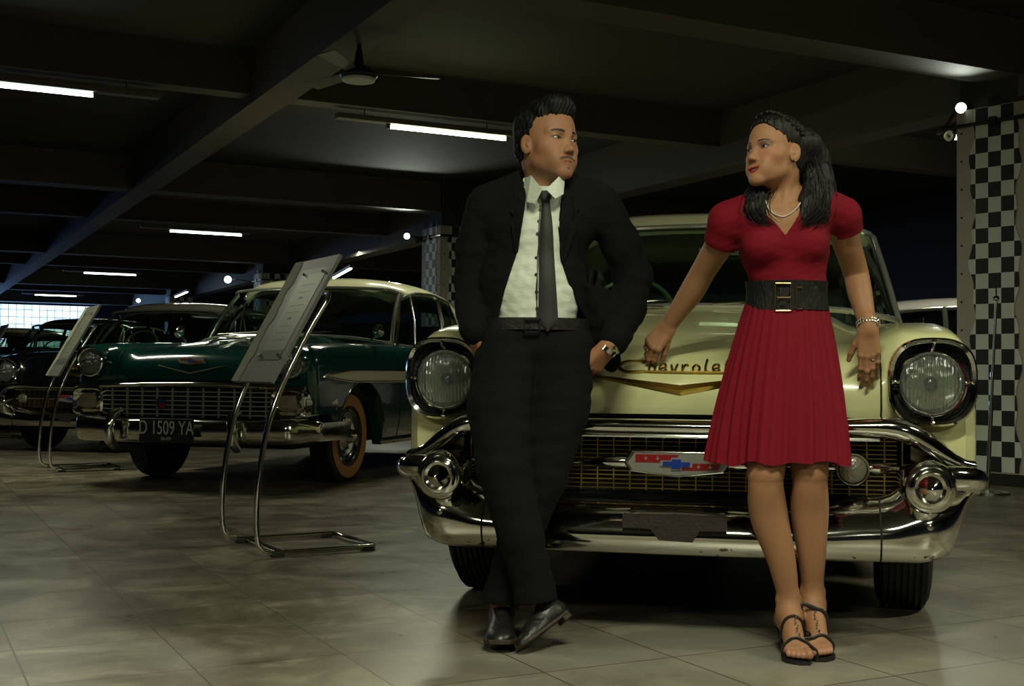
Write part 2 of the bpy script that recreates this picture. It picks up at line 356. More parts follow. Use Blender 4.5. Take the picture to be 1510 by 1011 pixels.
# checkered columns
def column(u, v, w_, label, z1=2.86, rz=0.0, seed=1, loc=None, qx=.112):
    r = empty('checkered_column', loc if loc is not None else UV(u, v, 0), RA+rz)   # local x = across (u), y = along (v); origin = near left corner
    rnd = random.Random(seed)
    mb = MB(); mb.box((w_/2, w_/2, ZC/2), (w_-.03, w_-.03, ZC)); mb.build('pillar', 'ceiling_paint', r, smooth=0)
    faces = [('A', lambda s, z, d: (-d, w_-s, z)), ('B', lambda s, z, d: (s, -d, z))]
    for nm, fn in faces:
        mb = MB(); vs = [fn(a, z, d) for a in (0, w_) for z in (.09, z1-.02) for d in (0, .015)]
        mb.add(vs, [(0, 1, 3, 2), (4, 6, 7, 5), (0, 4, 5, 1), (2, 3, 7, 6), (0, 2, 6, 4), (1, 5, 7, 3)])
        mb.m = [mb.mi('column_board')]*len(mb.f)
        for k_ in range(12):
            for s_ in (.04, w_-.04): mb.sphere(fn(s_, .3+k_*.215, .016), .009, 'skirting', 6)
        mb.build('board', None, r, smooth=0)
        # torn checker sheet: clip each square by the wavy borders
        mb = MB(); qz = .114; q = qx; ncol = 5; left = w_*.5-ncol*q/2
        ph = rnd.random()*9
        wl = lambda z: left + q*.72 + q*.20*math.sin(z*9+ph) + q*.12*math.sin(z*23+ph*2)
        wr = lambda z: left + q*4.28 + q*.20*math.sin(z*8.3+ph*3) + q*.12*math.sin(z*21+ph)
        nrow = int((z1-.1)/qz)+2
        for i in range(nrow):
            for j in range(ncol):
                z0_ = .1+i*qz; z1_ = z0_+qz
                top = z1 + (0.05 if (j % 2 == 0) else -.02)
                if z0_ >= top: continue
                z1_ = min(z1_, top)
                K = 4; zs = [z0_+(z1_-z0_)*k_/K for k_ in range(K+1)]
                mm = 'check_white' if (i+j) % 2 else 'check_black'
                for k_ in range(K):
                    a0, a1 = left+j*q, left+(j+1)*q
                    l0, l1 = (max(a0, wl(zs[k_])), max(a0, wl(zs[k_+1]))); r0, r1 = (min(a1, wr(zs[k_])), min(a1, wr(zs[k_+1])))
                    if l0 >= r0-1e-4 or l1 >= r1-1e-4: continue
                    mb.add([fn(l0, zs[k_], .019), fn(r0, zs[k_], .019), fn(r1, zs[k_+1], .019), fn(l1, zs[k_+1], .019)], [(0, 1, 2, 3)], mm)
        mb.build('checker_sheet', None, r, smooth=0, fix=False)
    mb = MB(); mb.box((w_/2, w_/2, .045), (w_+.05, w_+.05, .09)); mb.build('skirting', 'skirting', r, smooth=0)
    return tag(r, label, 'column')
CR = R(12.5); fc = P(1413, 700, 9.35); dv = Vector((-math.sin(RA+CR), math.cos(RA+CR), 0)); CO = Vector((fc.x, fc.y, 0))-dv*.62
column(0, 0, .62, 'tall checkered column at the right edge of the photo', rz=CR, seed=3, loc=CO, qx=.102)
column(6.77, 15.4, .64, 'checkered column with two clad faces just left of the man', seed=5)
column(6.85, 24.7, .62, 'small far checkered column above the green car', seed=8)
column(6.85, 33.9, .62, 'tiny farthest checkered column above the dark car', seed=9)

def spot(p, aim, lit, label, size=.06, arm_to=None, e=0):
    p = Vector(p); d = (Vector(aim)-p).normalized()
    r = empty('spotlight', p); q = d.to_track_quat('-Y', 'Z').to_matrix()
    fn = lambda v: q @ Vector(v)
    mb = MB(); mb.lathe([(0.0, size*.9), (.02, size), (-.0, size)], (0, 0, 0), d, 20)
    mb = MB(); mb.lathe([(.012, size), (.012, size*1.05), (-.05, size*.95), (-.10, size*.5), (-.12, .01)], (0, 0, 0), d, 20); mb.build('shade', 'black_plastic', r)
    mb = MB(); mb.lathe([(.002, .001), (.008, size*.5), (.006, size*.95)], (0, 0, 0), d, 20); mb.build('bulb', 'lamp_glow' if lit else 'lamp_off', r)
    if arm_to is not None:
        a = Vector(arm_to)-p; mb = MB(); b0 = -d*.10
        mb.tube([b0, b0*.6+a*.4+Vector((0, 0, .02)), a], .012, 8); mb.build('arm', 'black_plastic', r)
    if e:
        l = bpy.data.lights.new('spot_glow', 'SPOT'); l.energy = e; l.spot_size = R(95); l.spot_blend = .6; l.shadow_soft_size = .04; l.color = (.9, 1, .85)
        lo = bpy.data.objects.new('spot_glow', l); COL.objects.link(lo); lo.location = p + d*.03; lo.rotation_euler = d.to_track_quat('-Z', 'Y').to_euler()
    return tag(r, label, 'spotlight')
def track(u, v, w_, label, loc=None, rz=0):
    r = empty('lamp_rail', loc if loc is not None else UV(u, v, 2.70), RA+rz); mb = MB()
    mb.tube([(-.035, w_+.12, 0), (-.035, -.05, 0), (w_+.1, -.05, 0)], .016, 8); mb.build('rail', 'black_plastic', r)
    for a in ((-.035, w_*.5, 0), (w_*.5, -.05, 0)):
        mb = MB(); mb.box(a, (.05, .05, .06)); mb.build('clamp', 'black_plastic', r, smooth=0)
    return tag(r, label, 'lamp rail')
track(0, 0, .62, 'black lamp rail clamped round the top of the right-edge column', loc=CO+Vector((0, 0, 2.72)), rz=CR)
track(6.77, 15.4, .64, 'black lamp rail around the column left of the man')
track(6.85, 24.7, .62, 'black lamp rail around the small far column')
pc = CO+dv*.74+Vector((0, 0, 2.72))
spot(P(1417, 159, 9.3), (1.0, 1.0, 1.2), True, 'glaring lit spotlight beside the right-edge column', .042, pc, 12)
spot(P(1400, 200, 9.45), (2.2, 2.0, 0.2), False, 'unlit spotlight hanging under the glaring one', .045, pc)
pc = UV(6.8, 16.1, 2.70)
spot(P(600, 348, 17.2), (0, 0, 1.4), True, 'small glaring spotlight left of the column behind the man', .045, pc, 40)
spot(P(617, 353, 17.3), (-6, 9, 0.4), False, 'small unlit spotlight next to the column behind the man', .045, pc)
pc = UV(6.8, 25.4, 2.70)
spot(P(336, 412, 26.0), (0, 0, 1), True, 'tiny lit spotlight far left of the small far column', .08, pc)
spot(P(400, 409, 25.4), (0, 0, 1), True, 'tiny lit spotlight against the small far column', .09, pc)
spot(P(204, 443, 34.0), (0, 0, 1), True, 'tiny lit spotlight above the dark car, near the far window', .06)
# hanging ceiling fan
def fan():
    c = P(529, 118, 8.2); r = empty('ceiling_fan', (c.x, c.y, c.z))
    zt = ZC-c.z
    mb = MB(); mb.lathe([(0, .005), (.0, .105), (.012, .112), (.02, .11)], (0, 0, -.01), (0, 0, 1), 28); mb.build('light_disc', 'check_white', r)
    mb = MB(); mb.lathe([(.012, .115), (.03, .13), (.06, .11), (.09, .06), (.10, .035), (.14, .03), (.20, .022)], (0, 0, 0), (0, 0, 1), 28); mb.build('motor', 'black_plastic', r)
    mb = MB(); mb.tube([(0, 0, .1), (0, 0, .34)], .016, 10); mb.build('rod', 'black_plastic', r)
    mb = MB(); mb.lathe([(.26, .02), (.30, .06), (.36, .065), (.40, .05)], (0, 0, 0), (0, 0, 1), 20); mb.tube([(0, 0, .38), (0, 0, zt)], .02, 10); mb.tube([(0, 0, .37), (.12, .02, .38), (.22, .03, .375)], .008, 6); mb.build('canopy', 'dull_chrome', r)
    for k_ in range(3):
        a = R(15+120*k_); mb = MB(); ca, sa = math.cos(a), math.sin(a); pts = []
        for i_ in range(9):
            s_ = .13+.42*i_/8; w2 = .035+.03*i_/8
            pts.append([(s_*ca-t_*w2*sa, s_*sa+t_*w2*ca, .045+t_*.012+h_) for t_, h_ in ((-1, 0), (1, 0), (1, .005), (-1, .005))])
        mb.grid(pts, cv=True); mb.build('blade', 'batten', r)
    tag(r, 'ceiling fan hanging between the two long lit tubes', 'fan')
fan()
# ================================================================ cars
def se_ring(cx, cz, a, b, y, n=40, p=3.0, skew=0.0):
    out = []
    for k in range(n):
        t = 2*math.pi*k/n; c, s = math.cos(t), math.sin(t)
        x = a*abs(c)**(2/p)*(1 if c >= 0 else -1); z = b*abs(s)**(2/p)*(1 if s >= 0 else -1)
        out.append((cx+x+skew*z, y if not callable(y) else y(x, z), cz+z))
    return out
def wheel(parent, x, y, side, steer=0.0, ww=True, rad=.338, wid=.185):
    w_ = empty('wheel', (x, y, rad), R(steer)); w_.parent = parent
    s = side
    hw = wid/2
    prof = [(-hw*.75, .20), (-hw*.95, .23), (-hw, .275), (-hw*.92, .31), (-hw*.78, .328)]
    for i in range(7):   # ribbed tread
        a = -hw*.72+i*hw*1.44/6.5
        prof += [(a, rad), (a+hw*.13, rad), (a+hw*.14, rad-.009), (a+hw*.20, rad-.009)]
    prof += [(hw*.78, .328), (hw*.92, .31), (hw, .275), (hw*.95, .23), (hw*.75, .20)]
    mb = MB(); mb.lathe(prof, (0, 0, 0), (1, 0, 0), 48); mb.build('tire', 'rubber', w_, smooth=50)
    if ww:
        mb = MB(); mb.lathe([(s*(hw*.952), .222), (s*(hw*1.0+.003), .262), (s*(hw*.955+.003), .302)], (0, 0, 0), (1, 0, 0), 48); mb.build('whitewall_band', 'whitewall', w_)
    mb = MB(); mb.lathe([(s*hw*.2, .19), (s*hw*.8, .198), (s*hw*.72, .185), (s*hw*.55, .17), (s*hw*.5, .13), (s*hw*.5, .02)], (0, 0, 0), (1, 0, 0), 40); mb.build('rim', 'black_paint', w_)
    mb = MB(); mb.lathe([(s*hw*.45, .135), (s*(hw*.75), .130), (s*(hw*.70), .105), (s*(hw*.95), .085), (s*hw*.9, .06), (s*(hw+.025), .045), (s*(hw+.055), .008), (s*(hw+.056), .001)], (0, 0, 0), (1, 0, 0), 36); mb.build('hubcap', 'chrome', w_)
    return w_

class Shape: pass
def body(sp, parent, paint):
    """body shell: top patch (hood, fender tops, nose), side patches, trunk; sp holds the profile tables"""
    n = 26
    C = crv(sp.center, n); F = crv(sp.fender, n)
    xs = np.r_[np.linspace(0, .50, 11), np.linspace(.54, sp.xcr, 10)]
    xc = xs[-1]
    def top_pt(x, i):
        w_ = float(sst(sp.w0, sp.w1, x)); t = i/(n-1)
        y = C[i, 0]*(1-w_)+F[i, 0]*w_; z = C[i, 1]*(1-w_)+F[i, 1]*w_
        fr = 1-float(sst(.25, .8, t))
        y += sp.bow*(x/.9)**2*fr + float(sst(.45, 1, t))*.34*(x/.83)**2.6
        z -= .045*(x/.8)**2*(1-w_)*float(sst(.1, .5, t))
        z += sp.bump(x, t)
        # crest rounding toward the outer edge
        return (x, y, z)
    hood_x = sp.hoodx
    top = [[top_pt(x, i) for i in range(n)] for x in xs]
    seam = [top_pt(hood_x, i) for i in range(n)]
    mb = MB(); mb.grid(top); 
    # side patch : crest -> flank -> rocker
    yE = top[-1][-1][1]
    ys = np.r_[sp.y0, sp.y0+.012, sp.y0+.03, sp.y0+.06, np.linspace(sp.y0+.10, 5.02, 92)]
    crest = [(p[1], p[2]) for p in top[-1]]
    cy = [p[0] for p in crest]; cz = [p[1] for p in crest]
    i0 = next(i for i in range(len(cz)) if cz[i] >= (.875 if sp.icrest else .9))
    def zc(y):
        if y < cy[-1]: return float(np.interp(y, cy[i0:], cz[i0:]))
        return float(ip(y, sp.beltY, sp.beltZ)) + (cz[-1]-float(ip(cy[-1], sp.beltY, sp.beltZ)))*(1-float(sst(cy[-1], cy[-1]+.8, y)))
    def W(y): return float(ip(y, [0, .25, .8, 2.2, 3.6, 4.6, 5.1], sp.width))
    def xcr(y):
        return xc if y < cy[-1] else xc-(xc-sp.beltx)*float(sst(cy[-1], cy[-1]+.5, y))
    def bot(y):
        z = .255 + .03*float(sst(4.2, 5, y)) + .26*(1-float(sst(sp.y0+.22, sp.y0+.55, y)))
        for wy, rad in ((sp.wy, .41), (sp.wy+2.92, .37)):
            d = abs(y-wy)
            if d < rad: z = max(z, .33+math.sqrt(rad*rad-d*d)*(1.0 if wy < 2 else .72))
        return z
    side = []
    nq = 9
    for y in ys:
        ins = .035*(1-float(sst(sp.y0, sp.y0+.06, y)))**2 + .06*float(sst(4.7, 5.02, y))**2
        w_ = W(y)-ins; z1 = zc(y)-ins*.6; x1 = xcr(y); zs = sp.zs; b = bot(y); row = []
        for k in range(nq):
            a = k/(nq-1)*math.pi/2; row.append((x1+(w_-x1)*math.sin(a)**.9, y, zs+(z1-zs)*math.cos(a)**.8 if k < nq-1 else zs))
        for k in range(1, 9):
            t = k/8; z = zs+(b-zs)*t; inn = .045*float(sst(.45, .2, z)) if z < .45 else 0
            row.append((w_+.008*math.sin(math.pi*min(1, (zs-z)/.35)) - .05*(max(0, .5-z)/.25)**2, y, z))
        row.append((w_-.12, y, b))
        side.append(row)
    mb.grid(side, flip=True)
    # front cap outboard of the crest
    r0 = side[0]; mb.add(r0+[(xc-.1, sp.y0, r0[-1][2]), (xc-.1, sp.y0, .66), (xc-.02, sp.y0, r0[0][2]-.01)], [tuple(range(len(r0)+3))])
    # rear: trunk lid
    tr = []
    for x in np.linspace(0, 1, 9):
        row = []
        for y in np.linspace(sp.trunk, 5.02, 14):
            xx = x*xcr(y); row.append((xx, y, zc(y) + .03*(1-x*x)*(1-float(sst(4.6, 5.02, y)))))
        tr.append(row)
    mb.grid(tr)
    r1 = side[-1]; mb.add([(0, 5.02, r1[0][2])]+[p for p in r1]+[(0, 5.02, r1[-1][2])], [tuple(range(len(r1)+2))])
    # belt shelf beside the glasshouse
    mb.grid([[(xcr(y), y, zc(y)), (xcr(y)-.07, y, zc(y)-.005), (xcr(y)-.09, y, zc(y)-.12)] for y in np.linspace(cy[-1]-.02, sp.trunk+.02, 24)])
    o = mb.build('body', paint, parent, smooth=38, mirror=True)
    # seams (hood edges, door cuts) as thin dark gaps
    for sx in (1, -1):
        mb = MB(); mb.tube([(sx*p[0], p[1], p[2]+.0005) for p in seam[1:]], .0032, 6); mb.build('hood_gap', 'black_void', parent)
    for yd in (1.72, 2.92):
        for sx in (1, -1):
            i = int(np.argmin(abs(ys-yd))); mb = MB(); mb.tube([(sx*(p[0]+.0005), p[1], p[2]) for p in side[i][3:-1]], .003, 6); mb.build('door_gap', 'black_void', parent)
    sp.zc, sp.W, sp.top_pt, sp.C, sp.F, sp.n, sp.bot, sp.side, sp.ys = zc, W, top_pt, C, F, n, bot, side, ys
    # wheel wells and underbody
    mb = MB(); mb.box((0, 2.6, .42), (1.5, 4.7, .28), m=None); mb.build('underbody', 'black_void', parent, smooth=0)
    return o
def surf_z(sp, x, zq):
    """front surface y at given x and z on the nose"""
    best = min(range(sp.n), key=lambda i: abs(sp.top_pt(abs(x), i)[2]-zq)); 
    ps = [sp.top_pt(abs(x), i) for i in range(sp.n)]
    for a, b in zip(ps, ps[1:]):
        if (a[2]-zq)*(b[2]-zq) <= 0 and abs(a[2]-b[2]) > 1e-6:
            t = (zq-a[2])/(b[2]-a[2]); return a[1]+t*(b[1]-a[1])
    return ps[best][1]
def greenhouse(sp, parent, roofmat, trimmat='bright_trim', post='bright_trim'):
    g = sp
    wb = [(-.825, 1.80, 1.035), (-.775, 1.62, 1.045), (-.55, 1.50, 1.075), (0, 1.45, 1.09), (.55, 1.50, 1.075), (.775, 1.62, 1.045), (.825, 1.80, 1.035)]
    wt = [(-.745, 2.14, 1.47), (-.70, 2.05, 1.49), (-.45, 2.0, 1.508), (0, 1.96, 1.515), (.45, 2.0, 1.508), (.70, 2.05, 1.49), (.745, 2.14, 1.47)]
    zt = g.rooftop-1.58
    wt = [(a, b, c+zt-.035) for a, b, c in wt]
    B = crv(wb, 29); T = crv(wt, 29)
    rows = []
    for k in range(7):
        t = k/6; rows.append([tuple(B[i]*(1-t)+T[i]*t+np.array([0, -.03*math.sin(math.pi*t), 0])) for i in range(29)])
    mb = MB(); mb.grid(rows); mb.build('windshield', 'car_glass', parent)
    mb = MB(); mb.tube([tuple(p) for p in B], .013, 8); mb.tube([tuple(p) for p in T], .013, 8)
    for i in (0, 28): mb.tube([rows[k][i] for k in range(7)], .018, 10)
    mb.build('windshield_frame', trimmat, parent)
    # roof
    ry = [1.97, 2.03, 2.15, 2.4, 2.8, 3.2, 3.5, 3.68, 3.85]
    top = [(1.478, .66), (1.528, .71), (1.562, .735), (1.580, .74), (1.58, .735), (1.565, .705), (1.53, .69), (1.48, .67), (1.40, .64)]
    rr = []
    Y = np.linspace(1.97, 3.85, 26)
    zz = ip(Y, ry, [a[0]+zt for a in top]); xx = ip(Y, ry, [a[1] for a in top])
    for y, z, xw in zip(Y, zz, xx):
        row = []
        for k in range(21):
            a = -1+2*k/20; c = abs(a)
            hx = xw*(math.sin(abs(a)*math.pi/2)**.85 if False else c)
            dz = .115*(c**3.2)
            yb = y + (.22*(c**2.6) if y < 2.6 else .22*(c**2.6)*max(0, (3.0-y)/.4) if y < 3.0 else 0)
            row.append((math.copysign(xw*1.04*(1-(1-c)**1.25), a), yb, z-dz))
        rr.append(row)
    mb = MB(); mb.grid(rr)
    mb.grid([[(a*.985, b+.01, c-.03) for a, b, c in r_] for r_ in rr], flip=True)
    mb.grid([rr[0], [(a*.985, b+.01, c-.03) for a, b, c in rr[0]]])
    mb.grid([[r_[0] for r_ in rr], [(r_[0][0]*.985, r_[0][1]+.01, r_[0][2]-.03) for r_ in rr]]); mb.grid([[r_[-1] for r_ in rr], [(r_[-1][0]*.985, r_[-1][1]+.01, r_[-1][2]-.03) for r_ in rr]])
    # C pillar / rear quarter
    zb = lambda y: g.zc(y)
    for sx in (1, -1):
        up_ = [(sx*abs(rr[i][-1][0]), rr[i][-1][1], rr[i][-1][2]) for i in range(19, 26)]
        lo_ = [(sx*(g.beltx-.02-.004*k), 3.72+.09*k, zb(3.72+.09*k)-.01) for k in range(7)]
        mb.grid([[tuple(np.array(u)*(1-t)+np.array(l)*t) for t in np.linspace(0, 1, 6)] for u, l in zip(up_, lo_)])
        mb.grid([[tuple(np.array(u)*(1-t)+np.array(l)*t - np.array([sx*.03, 0, 0])) for t in np.linspace(0, 1, 6)] for u, l in zip(up_, lo_)])
    mb.build('roof', roofmat, parent, smooth=50)
    # rear window
    top_ = [rr[25][k] for k in range(21)]; lo = [(p[0]*1.12, 4.26-.12*abs(p[0])**2, g.zc(4.25)+.01) for p in top_]
    mb = MB(); mb.grid([[tuple(np.array(a)*(1-t)+np.array(b)*t) for a, b in zip(top_, lo)] for t in np.linspace(0, 1, 5)]); mb.build('rear_window', 'car_glass', parent)
    for sx, sn in ((1, 'r'), (-1, 'l')):
        edge = [(sx*abs(r_[-1][0])*1.004, r_[-1][1], r_[-1][2]) for r_ in rr]
        mb = MB(); mb.tube([(a, b, c-.004) for a, b, c in edge[:-3]], .011, 8); mb.build('drip_rail', trimmat, parent)
        # side glass and posts
        glass = []
        for y in np.linspace(2.12, 3.78, 12):
            zr = float(np.interp(y, [e[1] for e in edge], [e[2] for e in edge])); xr = float(np.interp(y, [e[1] for e in edge], [abs(e[0]) for e in edge]))
            yb = y if y > 2.2 else y
            glass.append([(sx*(g.beltx-.05), yb-.10*(1-float(sst(2.1, 2.4, y)))-.16*(y < 2.2), zb(yb)), (sx*(xr+g.beltx-.05)/2, yb, (zr+zb(yb))/2), (sx*(xr-.015), y, zr-.01)])
        mb = MB(); mb.grid(glass); mb.build('side_window', 'car_glass', parent)
        for yb, yt, r_, mm in ((1.86, 2.22, .022, post), (2.30, 2.34, .009, trimmat), (2.98, 3.0, .024, post), (3.55, 3.42, .011, trimmat)):
            zr = float(np.interp(yt, [e[1] for e in edge], [e[2] for e in edge])); xr = float(np.interp(yt, [e[1] for e in edge], [abs(e[0]) for e in edge]))
            mb = MB(); mb.tube([(sx*(g.beltx-.04), yb, zb(yb)-.01), (sx*((g.beltx-.04+xr)/2+.012), (yb+yt)/2, (zr+zb(yb))/2), (sx*(xr-.01), yt, zr)], r_, 8); mb.build('window_post', mm, parent)
        mb = MB(); mb.tube([(sx*(g.beltx-.035), y, zb(y)+.004) for y in np.linspace(1.84, 4.2, 14)], .010, 8); mb.build('belt_trim', trimmat, parent)
    # interior
    mb = MB(); mb.box((0, 3.0, .72), (1.44, 2.5, .3)); mb.box((0, 1.86, .95), (1.40, .34, .16)); mb.build('cabin_floor', 'interior', parent, smooth=0)
    for y in (2.62, 3.5):
        mb = MB(); mb.box((0, y+.12, 1.03), (1.32, .16, .42)); mb.box((0, y-.15, .90), (1.32, .5, .16)); o = mb.build('bench_seat', 'seat_cloth', parent); bevel(o, .05, 3)
    st = empty('steering_wheel', (-.36, 2.06, 1.075), 0, parent); st.rotation_euler = (R(62), 0, 0)
    pts = [(.205*math.cos(2*math.pi*k/40), .205*math.sin(2*math.pi*k/40), 0) for k in range(40)]
    mb = MB(); mb.tube(pts, .011, 8, closed=True); mb.tube([(-.2, 0, 0), (-.05, .0, -.03), (.05, 0, -.03), (.2, 0, 0)], .010, 8); mb.tube([(0, 0, -.04), (0, .02, -.35)], .02, 8); mb.lathe([(-.05, .05), (-.01, .04), (0, .01)], (0, 0, 0), (0, 0, 1), 20); mb.build('rim', sp.swmat, st)
    mb = MB(); mb.tube([(.05, 2.04, 1.50+zt), (.05, 2.06, 1.39+zt)], .008, 6); mb.box((.05, 2.06, 1.372+zt), (.19, .018, .045)); o = mb.build('rear_view_mirror', 'dull_chrome', parent); bevel(o, .006)
    # wipers
    for x0, x1 in ((-.52, -.13), (.05, .46)):
        mb = MB(); a = (x0, 1.44, 1.098); b = (x1, 1.475, 1.118); mb.tube([a, b], .006, 6); mb.tube([((x0+x1)/2-.12, 1.45, 1.10), (x1-.02, 1.42, 1.085)], .004, 6); mb.build('wiper', 'dull_chrome', parent)

def headlamp(parent, cx, cz, y, r=.092, yaw=0, ring=.012, name='headlight'):
    h = empty(name, (cx, y, cz)); h.parent = parent
    mb = MB(); mb.lathe([(.03, r+ring+.004), (-.012, r+ring), (-.018, r+ring*.5), (-.012, r), (.0, r-.004), (.02, r-.004)], (0, 0, 0), (0, 1, 0), 44); mb.build('ring', 'chrome', h)
    mb = MB(); mb.lathe([(.0, r)]+[(-.022*math.cos(a)**1.0, r*math.sin(a)) for a in np.linspace(math.pi/2, .02, 12)], (0, 0, 0), (0, 1, 0), 44); mb.build('lens', 'lens_fluted', h)
    mb = MB(); mb.lathe([(.09*math.cos(a)**1.2+.0, r*math.sin(a)) for a in np.linspace(math.pi/2-.02, .02, 12)], (0, .0, 0), (0, 1, 0), 44); mb.build('reflector_bowl', 'reflector', h)
    mb = MB(); mb.lathe([(.05, .02), (.02, .02), (.012, .012), (.01, .001)], (0, 0, 0), (0, 1, 0), 16); mb.build('bulb_shield', 'dull_chrome', h)
    return h
def fluted():
    m, t, b = nt('lens_fluted'); L = t.links.new; N = t.nodes.new; out = t.nodes['Material Output']; t.nodes.remove(b)
    tc = N('ShaderNodeTexCoord'); wv = N('ShaderNodeTexWave'); wv.wave_type = 'BANDS'; wv.bands_direction = 'X'; wv.inputs['Scale'].default_value = 28; wv.inputs['Distortion'].default_value = .6; wv.inputs['Detail'].default_value = 2
    vo = N('ShaderNodeTexVoronoi'); vo.inputs['Scale'].default_value = 45
    L(tc.outputs['Object'], wv.inputs[0]); L(tc.outputs['Object'], vo.inputs['Vector'])
    ad = N('ShaderNodeMath'); ad.operation = 'ADD'; L(wv.outputs[1], ad.inputs[0]); L(vo.outputs['Distance'], ad.inputs[1])
    bp = N('ShaderNodeBump'); bp.inputs['Strength'].default_value = .8; bp.inputs['Distance'].default_value = .004; L(ad.outputs[0], bp.inputs['Height'])
    tr = N('ShaderNodeBsdfTransparent'); tr.inputs[0].default_value = (.62, .66, .66, 1); g = N('ShaderNodeBsdfGlossy'); g.inputs['Roughness'].default_value = .12; L(bp.outputs[0], g.inputs['Normal'])
    df = N('ShaderNodeBsdfDiffuse'); df.inputs[0].default_value = (.17, .20, .205, 1); L(bp.outputs[0], df.inputs['Normal'])
    m1 = N('ShaderNodeMixShader'); m1.inputs[0].default_value = .40; L(df.outputs[0], m1.inputs[1]); L(g.outputs[0], m1.inputs[2])
    m2 = N('ShaderNodeMixShader'); m2.inputs[0].default_value = .5; L(tr.outputs[0], m2.inputs[1]); L(m1.outputs[0], m2.inputs[2]); L(m2.outputs[0], out.inputs[0])
fluted()

def bowtie(s):
    a, b, c = .5*s, .165*s, .17*s   # half width, half height, ...
    return [(-.5*s, -.07*s), (-.5*s+.02*s, .09*s), (-.17*s, .09*s), (-.15*s, .17*s), (.17*s, .17*s), (.17*s, .07*s), (.5*s, .07*s), (.48*s, -.09*s), (.17*s, -.09*s), (.15*s, -.17*s), (-.17*s, -.17*s), (-.17*s, -.07*s)]
def emblem(parent, c, w_, h_, tilt=0):
    """red white and blue shield badge"""
    e = empty('emblem', c); e.parent = parent; e.rotation_euler = (tilt, 0, 0)
    hw, hh = w_/2, h_/2
    pl = [(-hw, .05*hh), (-hw*.86, hh), (hw*.86, hh), (hw, .05*hh), (hw*.88, -hh*.7), (0, -hh*1.15), (-hw*.88, -hh*.7)]
    xf = lambda a, b, cc: (a, cc, b)
    mb = MB(); mb.prism([(a*1.09, b*1.22) for a, b in pl], -.004, .03, xf=xf); bevel(mb.build('bezel', 'chrome', e, smooth=0), .004)
    mb = MB(); mb.prism(pl, -.012, -.003, xf=xf); mb.build('plate', 'emblem_silver', e, smooth=0)
    mb = MB(); mb.prism([(-hw*.84, .12*hh), (-hw*.84, .9*hh), (hw*.05, .9*hh), (-.08*hw, .12*hh)], -.014, -.005, xf=xf); mb.build('red_bar', 'emblem_red', e, smooth=0)
    mb = MB(); mb.prism([(hw*.1, -.62*hh), (hw*.2, .08*hh), (hw*.9, .08*hh), (hw*.84, -.55*hh)], -.014, -.005, xf=xf); mb.build('red_bar', 'emblem_red', e, smooth=0)
    mb = MB(); mb.prism([(a*1.15, b*1.3) for a, b in bowtie(w_*.29)], -.0165, -.005, xf=xf); mb.build('bow_tie_edge', 'emblem_silver', e, smooth=0)
    mb = MB(); mb.prism(bowtie(w_*.28), -.020, -.005, xf=xf); mb.build('bow_tie', 'emblem_blue', e, smooth=0)
    for x, z in ((-.62, .5), (-.38, .5), (.45, -.25), (.68, -.25)):
        mb = MB(); f = hh*.22
        mb.prism([(x*hw-f, z*hh), (x*hw-f*.3, z*hh+f*.3), (x*hw, z*hh+f*1.3), (x*hw+f*.3, z*hh+f*.3), (x*hw+f, z*hh), (x*hw+f*.3, z*hh-f*.4), (x*hw, z*hh-f), (x*hw-f*.3, z*hh-f*.4)], -.0165, -.005, xf=xf); mb.build('fleur_mark', 'emblem_silver', e, smooth=0)
    return e

